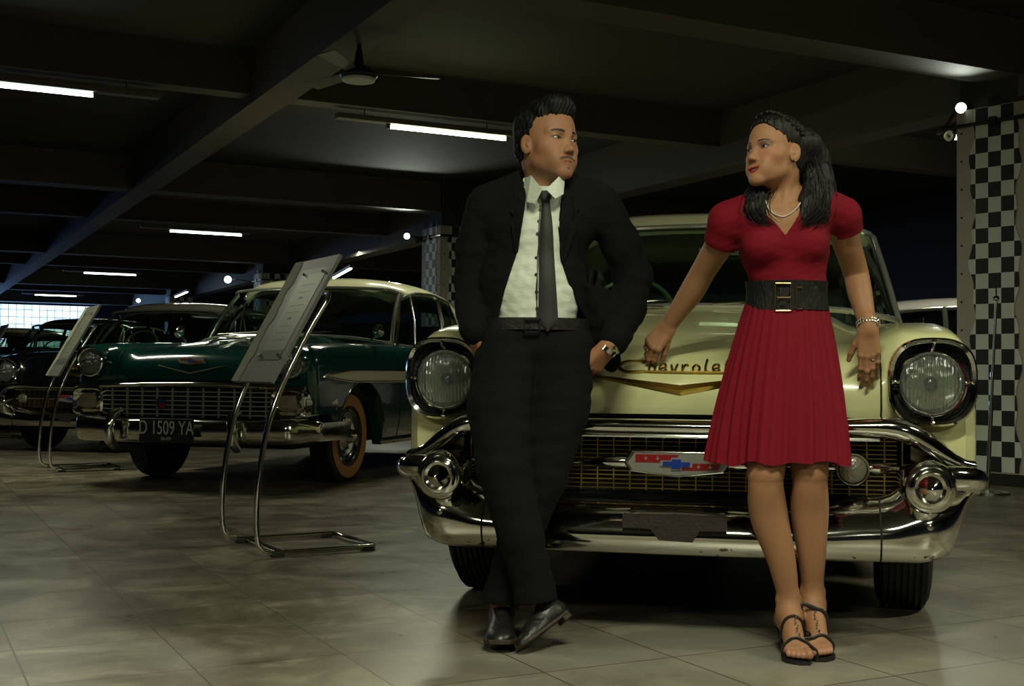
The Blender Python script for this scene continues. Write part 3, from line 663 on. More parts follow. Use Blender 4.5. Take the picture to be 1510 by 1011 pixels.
def car57(name, loc, yaw, paint, roofmat, label, detail=True, group='parked vintage cars', script=True):
    root = empty(name, (loc[0], loc[1], 0), -R(yaw))
    sp = Shape(); sp.swmat = 'wheel_green'
    sp.xcr = .80; sp.center = [(.285, .655), (.240, .668), (.222, .70), (.222, .75), (.245, .80), (.31, .848), (.45, .895), (.70, .955), (1.05, 1.02), (1.30, 1.06), (1.45, 1.082)]
    sp.fender = [(.285, .60), (.215, .64), (.20, .70), (.198, .77), (.198, .84), (.205, .890), (.26, .935), (.50, .972), (.95, 1.0), (1.30, 1.015), (1.45, 1.02)]
    sp.w0, sp.w1, sp.bow, sp.hoodx = .50, .70, .0, .615
    def bump(x, t):
        k = float(sst(.25, .6, t))
        return k*(.012*math.exp(-((x-.33)/.07)**2) - .022*math.exp(-((x-.60)/.07)**2))
    sp.bump = bump; sp.y0 = .20; sp.icrest = 13
    sp.beltY = [1.5, 2.0, 3.0, 3.8, 4.5, 4.9, 5.1]; sp.beltZ = [1.02, 1.01, 1.0, .99, 1.0, .97, .9]
    sp.width = [.872, .890, .925, .935, .94, .93, .90]; sp.zs = .78; sp.beltx = .87; sp.wy = .80; sp.trunk = 4.2; sp.rooftop = 1.585
    body(sp, root, paint)
    greenhouse(sp, root, roofmat)
    for x, y, s, st in ((.735, .80, 1, -4), (-.735, .80, -1, -4), (.735, 3.72, 1, 0), (-.735, 3.72, -1, 0)):
        wheel(root, x, y, s, st, ww=False)
    # --- headlight bezels
    for sx in (1, -1):
        cx, cz = sx*.757, .785
        bz = empty('headlight_bezel', (cx, 0, cz)); bz.parent = root
        A, B = .1255, .129
        yo = lambda y0: (lambda x, z: y0 - .035*max(0, z/B)**2*.9 + .0)
        rings = [se_ring(0, .0, A-.004, B-.004, yo(.26), p=2.7), se_ring(0, 0, A+.003, B+.003, yo(.20), p=2.7), se_ring(0, 0, A+.004, B+.004, yo(.150), p=2.7), se_ring(0, 0, A-.002, B-.002, yo(.140), p=2.7), se_ring(0, 0, A-.012, B-.011, yo(.146), p=2.7), se_ring(0, 0, A-.014, B-.013, yo(.165), p=2.7)]
        mb = MB(); mb.grid(rings[:3], cv=True); mb.build('hood_shell', paint, bz)
        mb = MB(); mb.grid(rings[2:], cv=True); mb.build('rim', 'chrome', bz)
        mb = MB(); mb.grid([se_ring(0, 0, A-.013, B-.012, yo(.160), p=2.7), se_ring(0, 0, (A+.1)/2, (B+.1)/2, .185, p=2.3), se_ring(0, -.003, .102, .102, .19, p=2.0)], cv=True); mb.build('mesh_insert', 'lamp_mesh', bz)
        for a in (90, 180, 270, 0):
            ca, sa = math.cos(R(a)), math.sin(R(a)); L1 = (A if abs(ca) > .5 else B)-.010; yy = .150-(.03 if a == 90 else 0)
            mb = MB(); mb.tube([(ca*.10, .168, sa*.10-.003), (ca*(L1-.01), yy, sa*(L1-.01)), (ca*(L1+.004), yy-.006, sa*(L1+.004))], [.006, .0045, .007], 8); mb.build('spoke', 'chrome', bz)
        headlamp(bz, 0, -.003, .168, .088, ring=.013)
        # fender crown running back from the bezel
        pod = []
        for k in range(14):
            t = k/13; y = .165+t*.95; g = float(sst(0, 1, t))
            zc_ = cz + .095*g; a_ = A*(1-g)+.115*g; b_ = B*(1-g)+.105*g+.012*math.sin(math.pi*min(1, t*1.3))
            ring = []
            for q in range(17):
                th = math.pi*q/16; c_, s_ = math.cos(th), math.sin(th)
                xx = a_*abs(c_)**(2/2.7)*(1 if c_ >= 0 else -1); zz = b_*s_**(2/2.7)
                ring.append((cx+xx-sx*.02*g, y-(.03*max(0, zz/b_)**2 if k == 0 else 0), zc_+zz*(1) - .02*g))
            pod.append(ring)
        mb = MB(); mb.grid(pod); mb.build('fender_crown', paint, root)
        mb = MB(); mb.lathe([(0, .011), (-.012, .010), (-.016, .001)], (sx*.900, .33, .735), (-sx, 0, 0), 12); mb.build('trim_button', 'chrome', root)
    # --- upper grille bar sweeping into the bumper ends
    xs = np.linspace(-1, 1, 61); up_ = []
    for t in xs:
        a = abs(t); x = .885*t
        z = .638 + .010*float(sst(.35, .62, a)) - .115*float(sst(.68, 1.0, a))**1.3
        y = .135 - .03*float(sst(.4, .8, a)) + .10*float(sst(.75, 1.0, a))
        h = .026 + .012*float(sst(.55, .85, a)) - .022*float(sst(.86, 1, a)); d = .045
        ring = []
        for q in range(14):
            th = 2*math.pi*q/14; ring.append((x, y + d*math.cos(th)*(1 if math.cos(th) < 0 else 1.6), z+h*abs(math.sin(th))**.8*(1 if math.sin(th) > 0 else -1)))
        up_.append(ring)
    mb = MB(); mb.grid(up_, cv=True); mb.build('upper_grille_bar', 'chrome', root, smooth=60)
    mb = MB(); mb.grid([[(x, .155, .672), (x, .26, .662), (x, .26, .60)] for x in np.linspace(-.66, .66, 9)]); mb.build('hood_lip_gap', 'black_void', root)
    mb = MB(); mb.tube([(x, .095, .612) for x in np.linspace(-.60, .60, 13)], .0065, 8, flat=(1, 1)); mb.build('grille_bead', 'chrome', root)
    # --- lower bumper
    def bsec(a, sgn):
        x = a
        yf = .0 + .035*float(sst(.30, .72, a)) + .15*float(sst(.70, .955, a))**1.5
        zt = .405 + .035*float(sst(.35, .60, a)) + .075*float(sst(.60, .74, a)) - .01*float(sst(.84, .95, a))
        zb = .255 + .0*a + .02*float(sst(.70, .82, a)) + .18*float(sst(.80, .945, a))
        zm = zb + (zt-zb)*.50
        yb = .16
        pts = [(yf+yb, zt-.01), (yf+.105, zt), (yf+.075, zt-.006), (yf+.030, zm+.030), (yf+.010, zm+.008), (yf, zm-.012), (yf+.004, zb+.045), (yf+.018, zb+.012), (yf+.036, zb), (yf+.06, zb), (yf+.10, zb+.03)]
        x = x if x < .75 else .75+(x-.75)*.78
        return [(sgn*x, p[0], p[1]) for p in pts]
    A_ = np.r_[np.linspace(0, .6, 13), np.linspace(.63, .95, 24)]
    secs = [bsec(a, -1) for a in A_[::-1]] + [bsec(a, 1) for a in A_[1:]]
    mb = MB(); mb.grid(secs)
    mb.build('bumper', 'bumper_chrome', root, smooth=60)
    for sx in (1, -1):
        # wrap-around end of the bumper
        wr = []
        e0 = bsec(.95, sx)
        for k in range(12):
            t = k/11; y_ = float(sst(0, 1, t)); row = []
            for p in e0:
                row.append((p[0]+sx*.012*math.sin(t*math.pi/2)-sx*(p[1]-.185)*.1*t, p[1]+.42*t, p[2]*(1-.0*t)+(.47-p[2])*.25*t))
            wr.append(row)
        mb = MB(); mb.grid(wr); mb.build('bumper_end', 'bumper_chrome', root, smooth=60)
        # gull-wing horn and bullet
        mb = MB(); rings = []
        hp = crv([(.68, .10, .500), (.775, .06, .506), (.845, .09, .503), (.892, .19, .493), (.902, .42, .49)], 16); rr_ = ip(np.linspace(0, 1, 16), [0, .3, .6, .85, 1], [.036, .036, .031, .024, .014])
        mb.tube([(sx*p[0], p[1], p[2]) for p in hp], list(rr_), 16, flat=(1, 1)); mb.build('bumper_horn', 'chrome', root)
        b = empty('bumper_bullet', (sx*.733, .0, .480)); b.parent = root; b.scale = (.90, 1, .90)
        mb = MB(); mb.lathe([(.20, .085), (.12, .088), (.05, .088), (.02, .084), (.008, .076), (.012, .070), (.016, .066)], (0, 0, 0), (0, 1, 0), 44); mb.build('collar', 'chrome', b)
        mb = MB(); mb.lathe([(.020, .068), (-.004, .064), (-.008, .057), (-.002, .052), (.000, .049)], (0, 0, 0), (0, 1, 0), 44); mb.build('ring', 'chrome', b)
        mb = MB(); mb.lathe([(.002, .050), (-.006, .046), (-.030, .022), (-.045, .006), (-.047, .0005)], (0, 0, 0), (0, 1, 0), 40); mb.build('cone', 'chrome', b)
        mb = MB(); mb.lathe([(0, .013), (-.006, .012), (-.010, .004), (-.010, .0005)], (sx*.735, .045, .365), (0, 1, 0), 14); mb.build('bumper_bolt', 'dull_chrome', root)
        mb = MB(); mb.lathe([(0, .02), (.02, .016), (.025, .001)], (sx*.893, .30, .455), (sx, 0, 0), 14); mb.build('bumper_bolt', 'dull_chrome', root)
        # vertical joint between centre and end sections
        pts = [(p[0]+0, p[1]-.001, p[2]) for p in bsec(.60, sx)[1:9]]; mb = MB(); mb.tube(pts, .0028, 6); mb.build('bumper_joint', 'black_void', root)
    # --- grille
    mb = MB(); mb.grid([[(x, .30, .40), (x, .32, .65)] for x in np.linspace(-.80, .80, 5)]); mb.grid([[(x, .16, .40), (x, .30, .40)] for x in np.linspace(-.8, .8, 5)]); mb.build('grille_back', 'black_void', root, smooth=0)
    mb = MB()
    for k in range(15):
        z = .44+k*.0135
        hw = .66
        mb.tube([(-hw, .21, z), (hw, .21, z)], .0023, 5)
    for k in range(27):
        x = -.676+k*.052; mb.box((x, .207, .535), (.0042, .008, .20))
    mb.build('grille_mesh', 'gold_grille', root)
    # floating bar through the emblem with round parking lamps
    for sx in (1, -1):
        mb = MB(); mb.tube([(sx*.155, .125, .527), (sx*.20, .118, .527), (sx*.25, .122, .526), (sx*.31, .13, .525)], [.020, .019, .014, .003], 14)
        mb.tube([(sx*.30, .14, .525), (sx*.475, .135, .525)], [.010, .012], 12)
        mb.tube([(sx*.565, .135, .525), (sx*.60, .13, .525), (sx*.66, .15, .525)], [.012, .020, .006], 14); mb.build('grille_bar', 'chrome', root)
    for sx in (1, -1):
        pl = empty('parking_lamp', (sx*.524, .110, .522)); pl.parent = root
        mb = MB(); mb.lathe([(.06, .03), (.03, .048), (-.004, .052), (-.012, .048), (-.006, .042), (.004, .040)], (0, 0, 0), (0, 1, 0), 32); mb.build('ring', 'chrome', pl)
        mb = MB(); mb.lathe([(.02, .042), (-.006, .040), (-.016, .026), (-.020, .001)], (0, 0, 0), (0, 1, 0), 28); mb.build('lens', 'park_lens', pl)
    emblem(root, (0, .095, .528), .300, .062)
    # plate bracket, rusty
    xf = lambda a, b, c: (a, c, b)
    mb = MB(); mb.prism([(-.155, .378), (-.155, .340), (-.07, .338), (-.045, .305), (.055, .302), (.075, .336), (.155, .338), (.155, .378)], -.008, .04, xf=xf); mb.build('plate_bracket', 'rust', root, smooth=0)
    # gold V and script
    V = []
    for q, wv in ((0, .030), (.1, .027), (.2, .021), (.295, .010)):
        V.append((q, wv))
    vpts = []
    mb = MB()
    zV = lambda x: .752+abs(x)*.155
    for sx in (1, -1):
        rows = []
        for x in np.linspace(0, .285, 15):
            hgt = .034*(1-x/.285)**.8*.8+.006; z0 = zV(x); r_ = []
            for zz, d in ((z0-hgt*.5, -.001), (z0, -.011), (z0+hgt*.5, -.001)):
                r_.append((sx*x, surf_z(sp, x, zz)+d-.001, zz))
            rows.append(r_)
        mb.grid(rows)
    mb.build('hood_v', 'gold_trim', root, smooth=30)
    if script:
        so = hood_script(root, sp)
    return root, sp
def stroke(mb, pts, r, f, n=5):
    """handwriting stroke: smooth curve through (u,v) points laid on the hood by f(u,v)"""
    c = crv([(a, b) for a, b in pts], max(8, len(pts)*4)); mb.tube([f(a, b) for a, b in c], r, 6)
def hood_script(root, sp):
    """chrome-gold script 'Chevrolet' with an underline, written stroke by stroke"""
    z0, h = .812, .026
    def f(u, v):
        x = u; z = z0+v*h; y = surf_z(sp, x, z) - .006; return (x, y, z)
    mb = MB(); r = .0040
    x = -.168
    # big C with long bar, running on into the underline
    stroke(mb, [(x+.055, 1.2), (x+.03, 1.3), (x-.01, 1.25), (x-.028, .75), (x-.02, .1), (x+.01, -.12), (x+.05, -.02)], r*1.25, f)
    stroke(mb, [(x+.05, -.02), (x+.2, -.12), (x+.35, -.08)], r*1.2, f)
    def at(dx): return lambda a, b: (x+(dx)*.84+a*.024, b)
    def word(dx, strokes):
        g = at(dx)
        for s_ in strokes: stroke(mb, [g(a, b) for a, b in s_], r, f)
    word(.078, [[(0.1, 1.5), (.05, .8), (0, 0)], [(.02, .5), (.5, .85), (.8, .6), (.75, 0)]])            # h
    word(.120, [[(0, .45), (.7, .55), (.6, .9), (.15, .85), (0, .35), (.4, 0), (.9, .25)]])                # e
    word(.163, [[(0, .8), (.35, 0), (.8, .85)]])                                                           # v
    word(.205, [[(0, .8), (.1, 0)], [(.1, .4), (.5, .85), (.8, .7)]])                                       # r
    word(.246, [[(.4, .85), (0, .5), (.2, .05), (.7, .1), (.85, .55), (.4, .85)]])                         # o
    word(.290, [[(.25, 1.5), (.1, .6), (.2, 0), (.5, .05)]])                                               # l
    word(.322, [[(0, .45), (.7, .55), (.6, .9), (.15, .85), (0, .35), (.4, 0), (.9, .25)]])                # e
    word(.366, [[(.3, 1.4), (.1, .5), (.2, 0), (.6, .1)], [(-.1, .95), (.7, .95)]])                       # t
    return mb.build('hood_script', 'gold_trim', root)
mat('lamp_mesh', (0.016, 0.016, 0.016), 0.5, 0.3, bump=(120, 1.0))
mat('park_lens', (0.15, 0.14, 0.10), 0.12, coat=1.0, bump=(90, .5))
mat('amber_lens', (0.22, 0.19, 0.12), 0.15, coat=1.0, bump=(60, .5))
# bumper chrome with specks of rust
def bchrome():
    m, t, b = nt('bumper_chrome'); L = t.links.new; N = t.nodes.new
    tc = N('ShaderNodeTexCoord'); n = N('ShaderNodeTexNoise'); n.inputs['Scale'].default_value = 42; n.inputs['Detail'].default_value = 5
    n2 = N('ShaderNodeTexNoise'); n2.inputs['Scale'].default_value = 4.5; L(tc.outputs['Object'], n.inputs['Vector']); L(tc.outputs['Object'], n2.inputs['Vector'])
    sx = N('ShaderNodeSeparateXYZ'); L(tc.outputs['Object'], sx.inputs[0]); mr = N('ShaderNodeMapRange'); mr.inputs[1].default_value = .33; mr.inputs[2].default_value = .28; L(sx.outputs[2], mr.inputs[0])
    a = N('ShaderNodeMath'); a.operation = 'MULTIPLY'; L(n2.outputs[0], a.inputs[0]); L(mr.outputs[0], a.inputs[1])
    c = N('ShaderNodeMath'); c.operation = 'MULTIPLY'; L(a.outputs[0], c.inputs[0]); L(n.outputs[0], c.inputs[1])
    r = N('ShaderNodeValToRGB'); r.color_ramp.elements[0].position = .335; r.color_ramp.elements[1].position = .36; L(c.outputs[0], r.inputs[0])
    mx = N('ShaderNodeMix'); mx.data_type = 'RGBA'; mx.inputs[6].default_value = (.72, .72, .66, 1); mx.inputs[7].default_value = (.09, .05, .025, 1); L(r.outputs[0], mx.inputs[0]); L(mx.outputs[2], b.inputs['Base Color'])
    iv = N('ShaderNodeMath'); iv.operation = 'SUBTRACT'; iv.inputs[0].default_value = 1; L(r.outputs[0], iv.inputs[1]); L(iv.outputs[0], b.inputs['Metallic'])
    b.inputs['Roughness'].default_value = .09
    n3 = N('ShaderNodeTexNoise'); n3.inputs['Scale'].default_value = 7; L(tc.outputs['Object'], n3.inputs['Vector'])
    bp = N('ShaderNodeBump'); bp.inputs['Strength'].default_value = .12; bp.inputs['Distance'].default_value = .01; L(n3.outputs[0], bp.inputs['Height']); L(bp.outputs[0], b.inputs['Normal'])
bchrome()
cream, spc = car57('vintage_car', (.49, 3.67), 11.8, 'cream_paint', 'roof_cream', '')
tag(cream, 'cream vintage sedan with gold script and V on the hood, the couple leaning on it', 'car', 'parked vintage cars')
# ================================================================ signed-distance sculpting
class Sdf:
    """a list of blended primitives, meshed on a grid (surface nets)"""
    def __init__(s): s.ops = []
    def cap(s, a, b, r0, r1=None, k=.015, op='u', tag_=0):
        a, b = np.array(a, float), np.array(b, float); r1 = r0 if r1 is None else r1
        lo = np.minimum(a-r0, b-r1); hi = np.maximum(a+r0, b+r1); lo = np.minimum(lo, np.minimum(a-r0, b-r1)); hi = np.maximum(hi, np.maximum(a+r0, b+r1))
        def d(p):
            ab = b-a; l2 = max(float(ab@ab), 1e-12); t = np.clip(((p-a)@ab)/l2, 0, 1)
            q = p-a-t[..., None]*ab
            return np.sqrt((q*q).sum(-1)) - (r0+(r1-r0)*t)
        s.ops.append((d, lo, hi, k, op)); return s
    def chain(s, pts, rs, k=.015, op='u'):
        for i in range(len(pts)-1): s.cap(pts[i], pts[i+1], rs[i], rs[i+1], k, op)
        return s
    def limb(s, pts, rs, n=16):
        """a smooth tapering limb through the joints"""
        c = crv([tuple(p)+(r,) for p, r in zip(pts, rs)], n*3)
        for a, b in zip(c, c[1:]): s.cap(a[:3], b[:3], a[3], b[3], .0)
        return s
    def ell(s, c, r, rot=None, k=.015, op='u'):
        c = np.array(c, float); r = np.array(r, float); Rm = np.eye(3) if rot is None else np.array(rot, float)
        ext = np.sqrt(((Rm*r[None, :])**2).sum(1))
        def d(p):
            q = (p-c)@Rm; k0 = np.sqrt(((q/r)**2).sum(-1)); k1 = np.sqrt(((q/(r*r))**2).sum(-1))
            return k0*(k0-1)/np.maximum(k1, 1e-9)
        s.ops.append((d, c-ext, c+ext, k, op)); return s
    def fn(s, d, lo, hi, k=.0, op='u'):
        s.ops.append((d, np.array(lo, float), np.array(hi, float), k, op)); return s
    def mesh(s, lo, hi, h, post=None, smooth=1):
        lo = np.array(lo, float); hi = np.array(hi, float); n = np.ceil((hi-lo)/h).astype(int)+1
        F = np.full(n, 1.0, np.float32)
        ax = [lo[i]+h*np.arange(n[i]) for i in range(3)]
        for d, a, b, k, op in s.ops:
            m_ = k+3*h+.004
            i0 = np.clip(np.floor((a-m_-lo)/h).astype(int), 0, n); i1 = np.clip(np.ceil((b+m_-lo)/h).astype(int)+1, 0, n)
            if (i1 <= i0).any(): continue
            X, Y, Z = np.meshgrid(ax[0][i0[0]:i1[0]], ax[1][i0[1]:i1[1]], ax[2][i0[2]:i1[2]], indexing='ij')
            v = d(np.stack([X, Y, Z], -1)).astype(np.float32)
            sl = tuple(slice(i0[j], i1[j]) for j in range(3)); f = F[sl]
            if op == 'u':
                if k > 0:
                    hh = np.clip(.5+.5*(v-f)/k, 0, 1); F[sl] = np.where(f > .9, v, v*(1-hh)+f*hh-k*hh*(1-hh)) if False else (v*(1-hh)+f*hh-k*hh*(1-hh))
                else: F[sl] = np.minimum(f, v)
            elif op == 's':
                if k > 0:
                    hh = np.clip(.5-.5*(f+v)/k, 0, 1); F[sl] = f*(1-hh)-v*hh+k*hh*(1-hh)
                else: F[sl] = np.maximum(f, -v)
            elif op == 'd':   # displacement: add value
                F[sl] = f+v
        if post is not None: F = post(F, ax)
        # close the surface at the window's borders is not needed (windows overlap)
        S_ = F < 0
        c = np.zeros(np.array(S_.shape)-1, np.int8)
        for dx in (0, 1):
            for dy in (0, 1):
                for dz in (0, 1): c += S_[dx:S_.shape[0]-1+dx, dy:S_.shape[1]-1+dy, dz:S_.shape[2]-1+dz]
        act = (c > 0) & (c < 8); I = np.argwhere(act)
        if len(I) == 0: return np.zeros((0, 3)), np.zeros((0, 4), int)
        idx = np.full(act.shape, -1, np.int64); idx[act] = np.arange(len(I))
        V = np.zeros((len(I), 3)); W_ = np.zeros(len(I))
        cor = [(0, 0, 0), (1, 0, 0), (0, 1, 0), (1, 1, 0), (0, 0, 1), (1, 0, 1), (0, 1, 1), (1, 1, 1)]
        val = {q: F[I[:, 0]+q[0], I[:, 1]+q[1], I[:, 2]+q[2]] for q in cor}
        for a in cor:
            for j in range(3):
                if a[j] == 0:
                    b = list(a); b[j] = 1; b = tuple(b); va, vb = val[a], val[b]; cr = (va < 0) != (vb < 0)
                    t = np.where(cr, va/np.where(cr, va-vb, 1), 0); p = np.tile(np.array(a, float), (len(I), 1)); p[:, j] = t
                    V += p*cr[:, None]; W_ += cr
        V = (V/W_[:, None]+I)*h+lo
        Q = []
        for j in range(3):
            o1, o2 = [(1, 2), (2, 0), (0, 1)][j]
            sl0 = [slice(None)]*3; sl1 = [slice(None)]*3; sl0[j] = slice(0, -1); sl1[j] = slice(1, None)
            A, B = S_[tuple(sl0)], S_[tuple(sl1)]; E = np.argwhere(A != B)
            E = E[(E[:, o1] > 0) & (E[:, o2] > 0) & (E[:, o1] < act.shape[o1]) & (E[:, o2] < act.shape[o2])]
            if not len(E): continue
            def g(a, b):
                e = E.copy(); e[:, o1] += a; e[:, o2] += b; return idx[e[:, 0], e[:, 1], e[:, 2]]
            q = np.stack([g(-1, -1), g(0, -1), g(0, 0), g(-1, 0)], 1); fl = ~A[E[:, 0], E[:, 1], E[:, 2]]
            q[fl] = q[fl][:, ::-1]; Q.append(q)
        Q = np.concatenate(Q); Q = Q[(Q >= 0).all(1)]
        for _ in range(smooth):
            ac = np.zeros_like(V); cn = np.zeros(len(V))
            for j in range(4):
                a, b = Q[:, j], Q[:, (j+1) % 4]
                for ax_ in range(3):
                    ac[:, ax_] += np.bincount(a, V[b, ax_], len(V)) + np.bincount(b, V[a, ax_], len(V))
                cn += np.bincount(a, minlength=len(V)) + np.bincount(b, minlength=len(V))
            V = V*.5+.5*ac/np.maximum(cn, 1)[:, None]
        return V, Q
def join_np(parts):
    V = []; Q = []; o = 0
    for v, q in parts: V.append(v); Q.append(q+o); o += len(v)
    return np.concatenate(V), np.concatenate(Q)
def np_obj(name, V, Q, mats, parent=None, origin=(0, 0, 0), color=None, mi=None):
    me = bpy.data.meshes.new(name); V = V-np.array(origin)
    me.vertices.add(len(V)); me.vertices.foreach_set('co', V.astype(np.float32).ravel())
    me.loops.add(Q.size); me.loops.foreach_set('vertex_index', Q.astype(np.int32).ravel())
    me.polygons.add(len(Q)); me.polygons.foreach_set('loop_start', np.arange(0, Q.size, 4, dtype=np.int32))
    me.update(calc_edges=True); me.validate()
    for m in mats: me.materials.append(MATS[m])
    if mi is not None: me.polygons.foreach_set('material_index', mi.astype(np.int32))
    me.polygons.foreach_set('use_smooth', [True]*len(me.polygons))
    if color is not None:
        at = me.color_attributes.new('tone', 'FLOAT_COLOR', 'POINT'); at.data.foreach_set('color', np.c_[color, np.ones(len(color))].astype(np.float32).ravel())
    o = bpy.data.objects.new(name, me); COL.objects.link(o); o.parent = parent
    return o
def n3(v): v = np.array(v, float); return v/np.linalg.norm(v)
def vnoise(p, f, seed=0):
    """cheap smooth pseudo-noise"""
    r_ = np.random.RandomState(seed); out = 0
    for i in range(5):
        d = r_.normal(size=3); d /= np.linalg.norm(d); out = out+np.sin((p@d)*f*(1+.35*i)+r_.rand()*6.28)
    return out/5
def skin_mat(name, col, rough=.45):
    m, t, b = nt(name); L = t.links.new; N = t.nodes.new
    a = N('ShaderNodeAttribute'); a.attribute_name = 'tone'
    n = N('ShaderNodeTexNoise'); n.inputs['Scale'].default_value = 140; tc = N('ShaderNodeTexCoord'); L(tc.outputs['Object'], n.inputs['Vector'])
    bp = N('ShaderNodeBump'); bp.inputs['Strength'].default_value = .12; bp.inputs['Distance'].default_value = .002; L(n.outputs[0], bp.inputs['Height']); L(bp.outputs[0], b.inputs['Normal'])
    L(a.outputs['Color'], b.inputs['Base Color']); b.inputs['Roughness'].default_value = .55; b.inputs['Specular IOR Level'].default_value = .28
    b.inputs['Subsurface Weight'].default_value = .05; b.inputs['Subsurface Radius'].default_value = (.012, .005, .003); b.inputs['Subsurface Scale'].default_value = .5
    return m
skin_mat('skin', None)
mat('eye_white', (0.34, 0.31, 0.27), 0.15, coat=1.0)
mat('eye_iris', (0.012, 0.007, 0.004), 0.1, coat=1.0)
mat('teeth', (0.78, 0.74, 0.66), 0.25)
mat('hair', (0.0035, 0.003, 0.003), 0.6, spec=.25, bump=(60, .6, (1, 1, .12)))
mat('hair_long', (0.005, 0.0036, 0.0032), 0.55, spec=.3, bump=(55, .8, (1, 1, .06)))
mat('suit', (0.0052, 0.0056, 0.0058), 0.95, spec=.15, bump=(300, .25))
mat('trousers', (0.0052, 0.0056, 0.0060), 0.95, spec=.15, bump=(300, .25))
mat('shirt', (0.62, 0.66, 0.58), 0.75, bump=(22, .35, (1, 1, 2.2)))
mat('tie', (0.013, 0.012, 0.013), 0.6, bump=(500, .2))
mat('leather_black', (0.012, 0.011, 0.010), 0.38, bump=(60, .25))
mat('sole', (0.034, 0.023, 0.015), 0.7, noise=(20, .4))
mat('dress', (0.165, 0.0040, 0.0125), 0.85, spec=.18, bump=(260, .2))
mat('belt', (0.006, 0.006, 0.006), 0.6, spec=.25, bump=(120, .6, (1, 1, .3)))
mat('gold', (0.62, 0.45, 0.22), 0.22, 1.0)
mat('silver', (0.65, 0.65, 0.62), 0.15, 1.0)
mat('pearl', (0.62, 0.56, 0.48), 0.2, coat=.6)
mat('watch_face', (0.55, 0.55, 0.45), 0.2)
mat('strap_black', (0.008, 0.007, 0.007), 0.5)

def head(sd, c, yaw, pitch, roll, sc=1.0, female=False):
    """adds a head to the field; returns the local->world matrix. local x = image right when facing the camera, y = back, z = up"""
    Rm = (Matrix.Rotation(yaw, 3, 'Z') @ Matrix.Rotation(roll, 3, 'Y') @ Matrix.Rotation(pitch, 3, 'X')); Rn = np.array(Rm)*1.0; c = np.array(c, float)
    T = lambda p: c + Rn @ (np.array(p, float)*sc)
    def E(p, r, k=.012, op='u', rot=None):
        q = Rn if rot is None else Rn @ np.array(rot); sd.ell(T(p), np.array(r)*sc, q, k*sc, op)
    def C(a, b, r0, r1, k=.010, op='u'): sd.cap(T(a), T(b), r0*sc, r1*sc, k*sc, op)
    f = female
    jw = .93 if f else 1.0
    E((0, .012, .035), (.0745, .097, .079), 0.0)
    E((0, -.013, -.034), (.0600*jw, .068, .0760 if not f else .0745), .030)
    E((0, -.044, -.030), (.047, .036, .046), .030)
    E((0, .035, -.030), (.052 if f else .057, .056, .070), .03)
    for s in (1, -1):
        C((s*.044*jw, -.012, -.062), (s*.015, -.070, -.098), .012, .012, .034)          # jaw line
        E((s*.047, -.042, -.024), (.017, .017, .014), .030)                             # cheekbone
        C((s*.047, -.058, .018), (s*.012, -.077, .013), .0065, .0070 if f else .0085, .016)   # brow
        E((s*.030, -.066, -.060), (.014, .016, .022), .022)
    E((0, -.076, -.099), (.015, .012, .012), .018)
    E((0, -.064, -.069), (.029, .0215, .021), .020)
    for s in (1, -1):
        E((s*.0305, -.084, .001), (.0150, .0125, .0085), .010, 's')
        E((s*.0315, -.0640, -.001), (.0146, .0138, .0130), .007)
        C((s*.0195, -.0735, -.0030), (s*.0430, -.0685, -.0005), .0012, .0012, .004, 's')
        E((s*.0315, -.0800, -.0010), (.0126, .0110, .0036 if not f else .0042), .0016, 's')
    # nose
    C((0, -.0745, .010), (0, -.0930, -.030), .0068, .0082, .012)
    E((0, -.0985, -.0360), (.0098, .0098, .0086), .008)
    for s in (1, -1):
        E((s*.0118, -.0895, -.0400), (.0066, .0085, .0062), .007)
        E((s*.0062, -.0965, -.0462), (.0034, .0050, .0024), .002, 's')
    # lips
    sm = .0080 if f else .0055   # raised mouth corners
    wl = .0262 if f else .0250
    up_ = [(-wl, -.0735, -.0680+sm), (-wl*.5, -.0835, -.0665), (-.003, -.0868, -.0648), (.003, -.0868, -.0648), (wl*.5, -.0835, -.0665), (wl, -.0735, -.0680+sm)]
    lo_ = [(-wl*.85, -.0745, -.0705+sm), (-wl*.4, -.0835, -.0758), (wl*.4, -.0835, -.0758), (wl*.85, -.0745, -.0705+sm)]
    for a, b in zip(up_, up_[1:]): C(a, b, .0026 if f else .0020, .0026 if f else .0020, .006)
    for a, b in zip(lo_, lo_[1:]): C(a, b, .0032 if f else .0025, .0032 if f else .0025, .006)
    ml = [(-wl, -.0775, -.0688+sm), (-wl*.5, -.0875, -.0712), (0, -.0905, -.0706), (wl*.5, -.0875, -.0712), (wl, -.0775, -.0688+sm)]
    g = .0019 if f else .0010
    for i, (a, b) in enumerate(zip(ml, ml[1:])): C(a, b, g*.6 if i == 0 else g, g*.6 if i == 3 else g, .0015, 's')
    E((0, -.0925, -.0560), (.0030, .003, .0060), .004, 's')
    if f: E((0, -.0850, -.0692), (.0185, .0075, .0027), .002, 's')
    # ears
    for s in (1, -1):
        rt_ = np.array(Matrix.Rotation(s*R(-20), 3, 'Z') @ Matrix.Rotation(R(-8), 3, 'X'))
        E((s*.0735, .014, -.012), (.0060, .0175, .0290), .006, 'u', rt_)
        E((s*.0790, .008, -.009), (.0050, .0110, .0190), .003, 's', rt_)
        E((s*.0730, .006, -.014), (.0045, .005, .007), .003, 'u', rt_)
        C((s*.0740, .012, .006), (s*.0755, .019, -.018), .0022, .0022, .002)
    return T, Rn
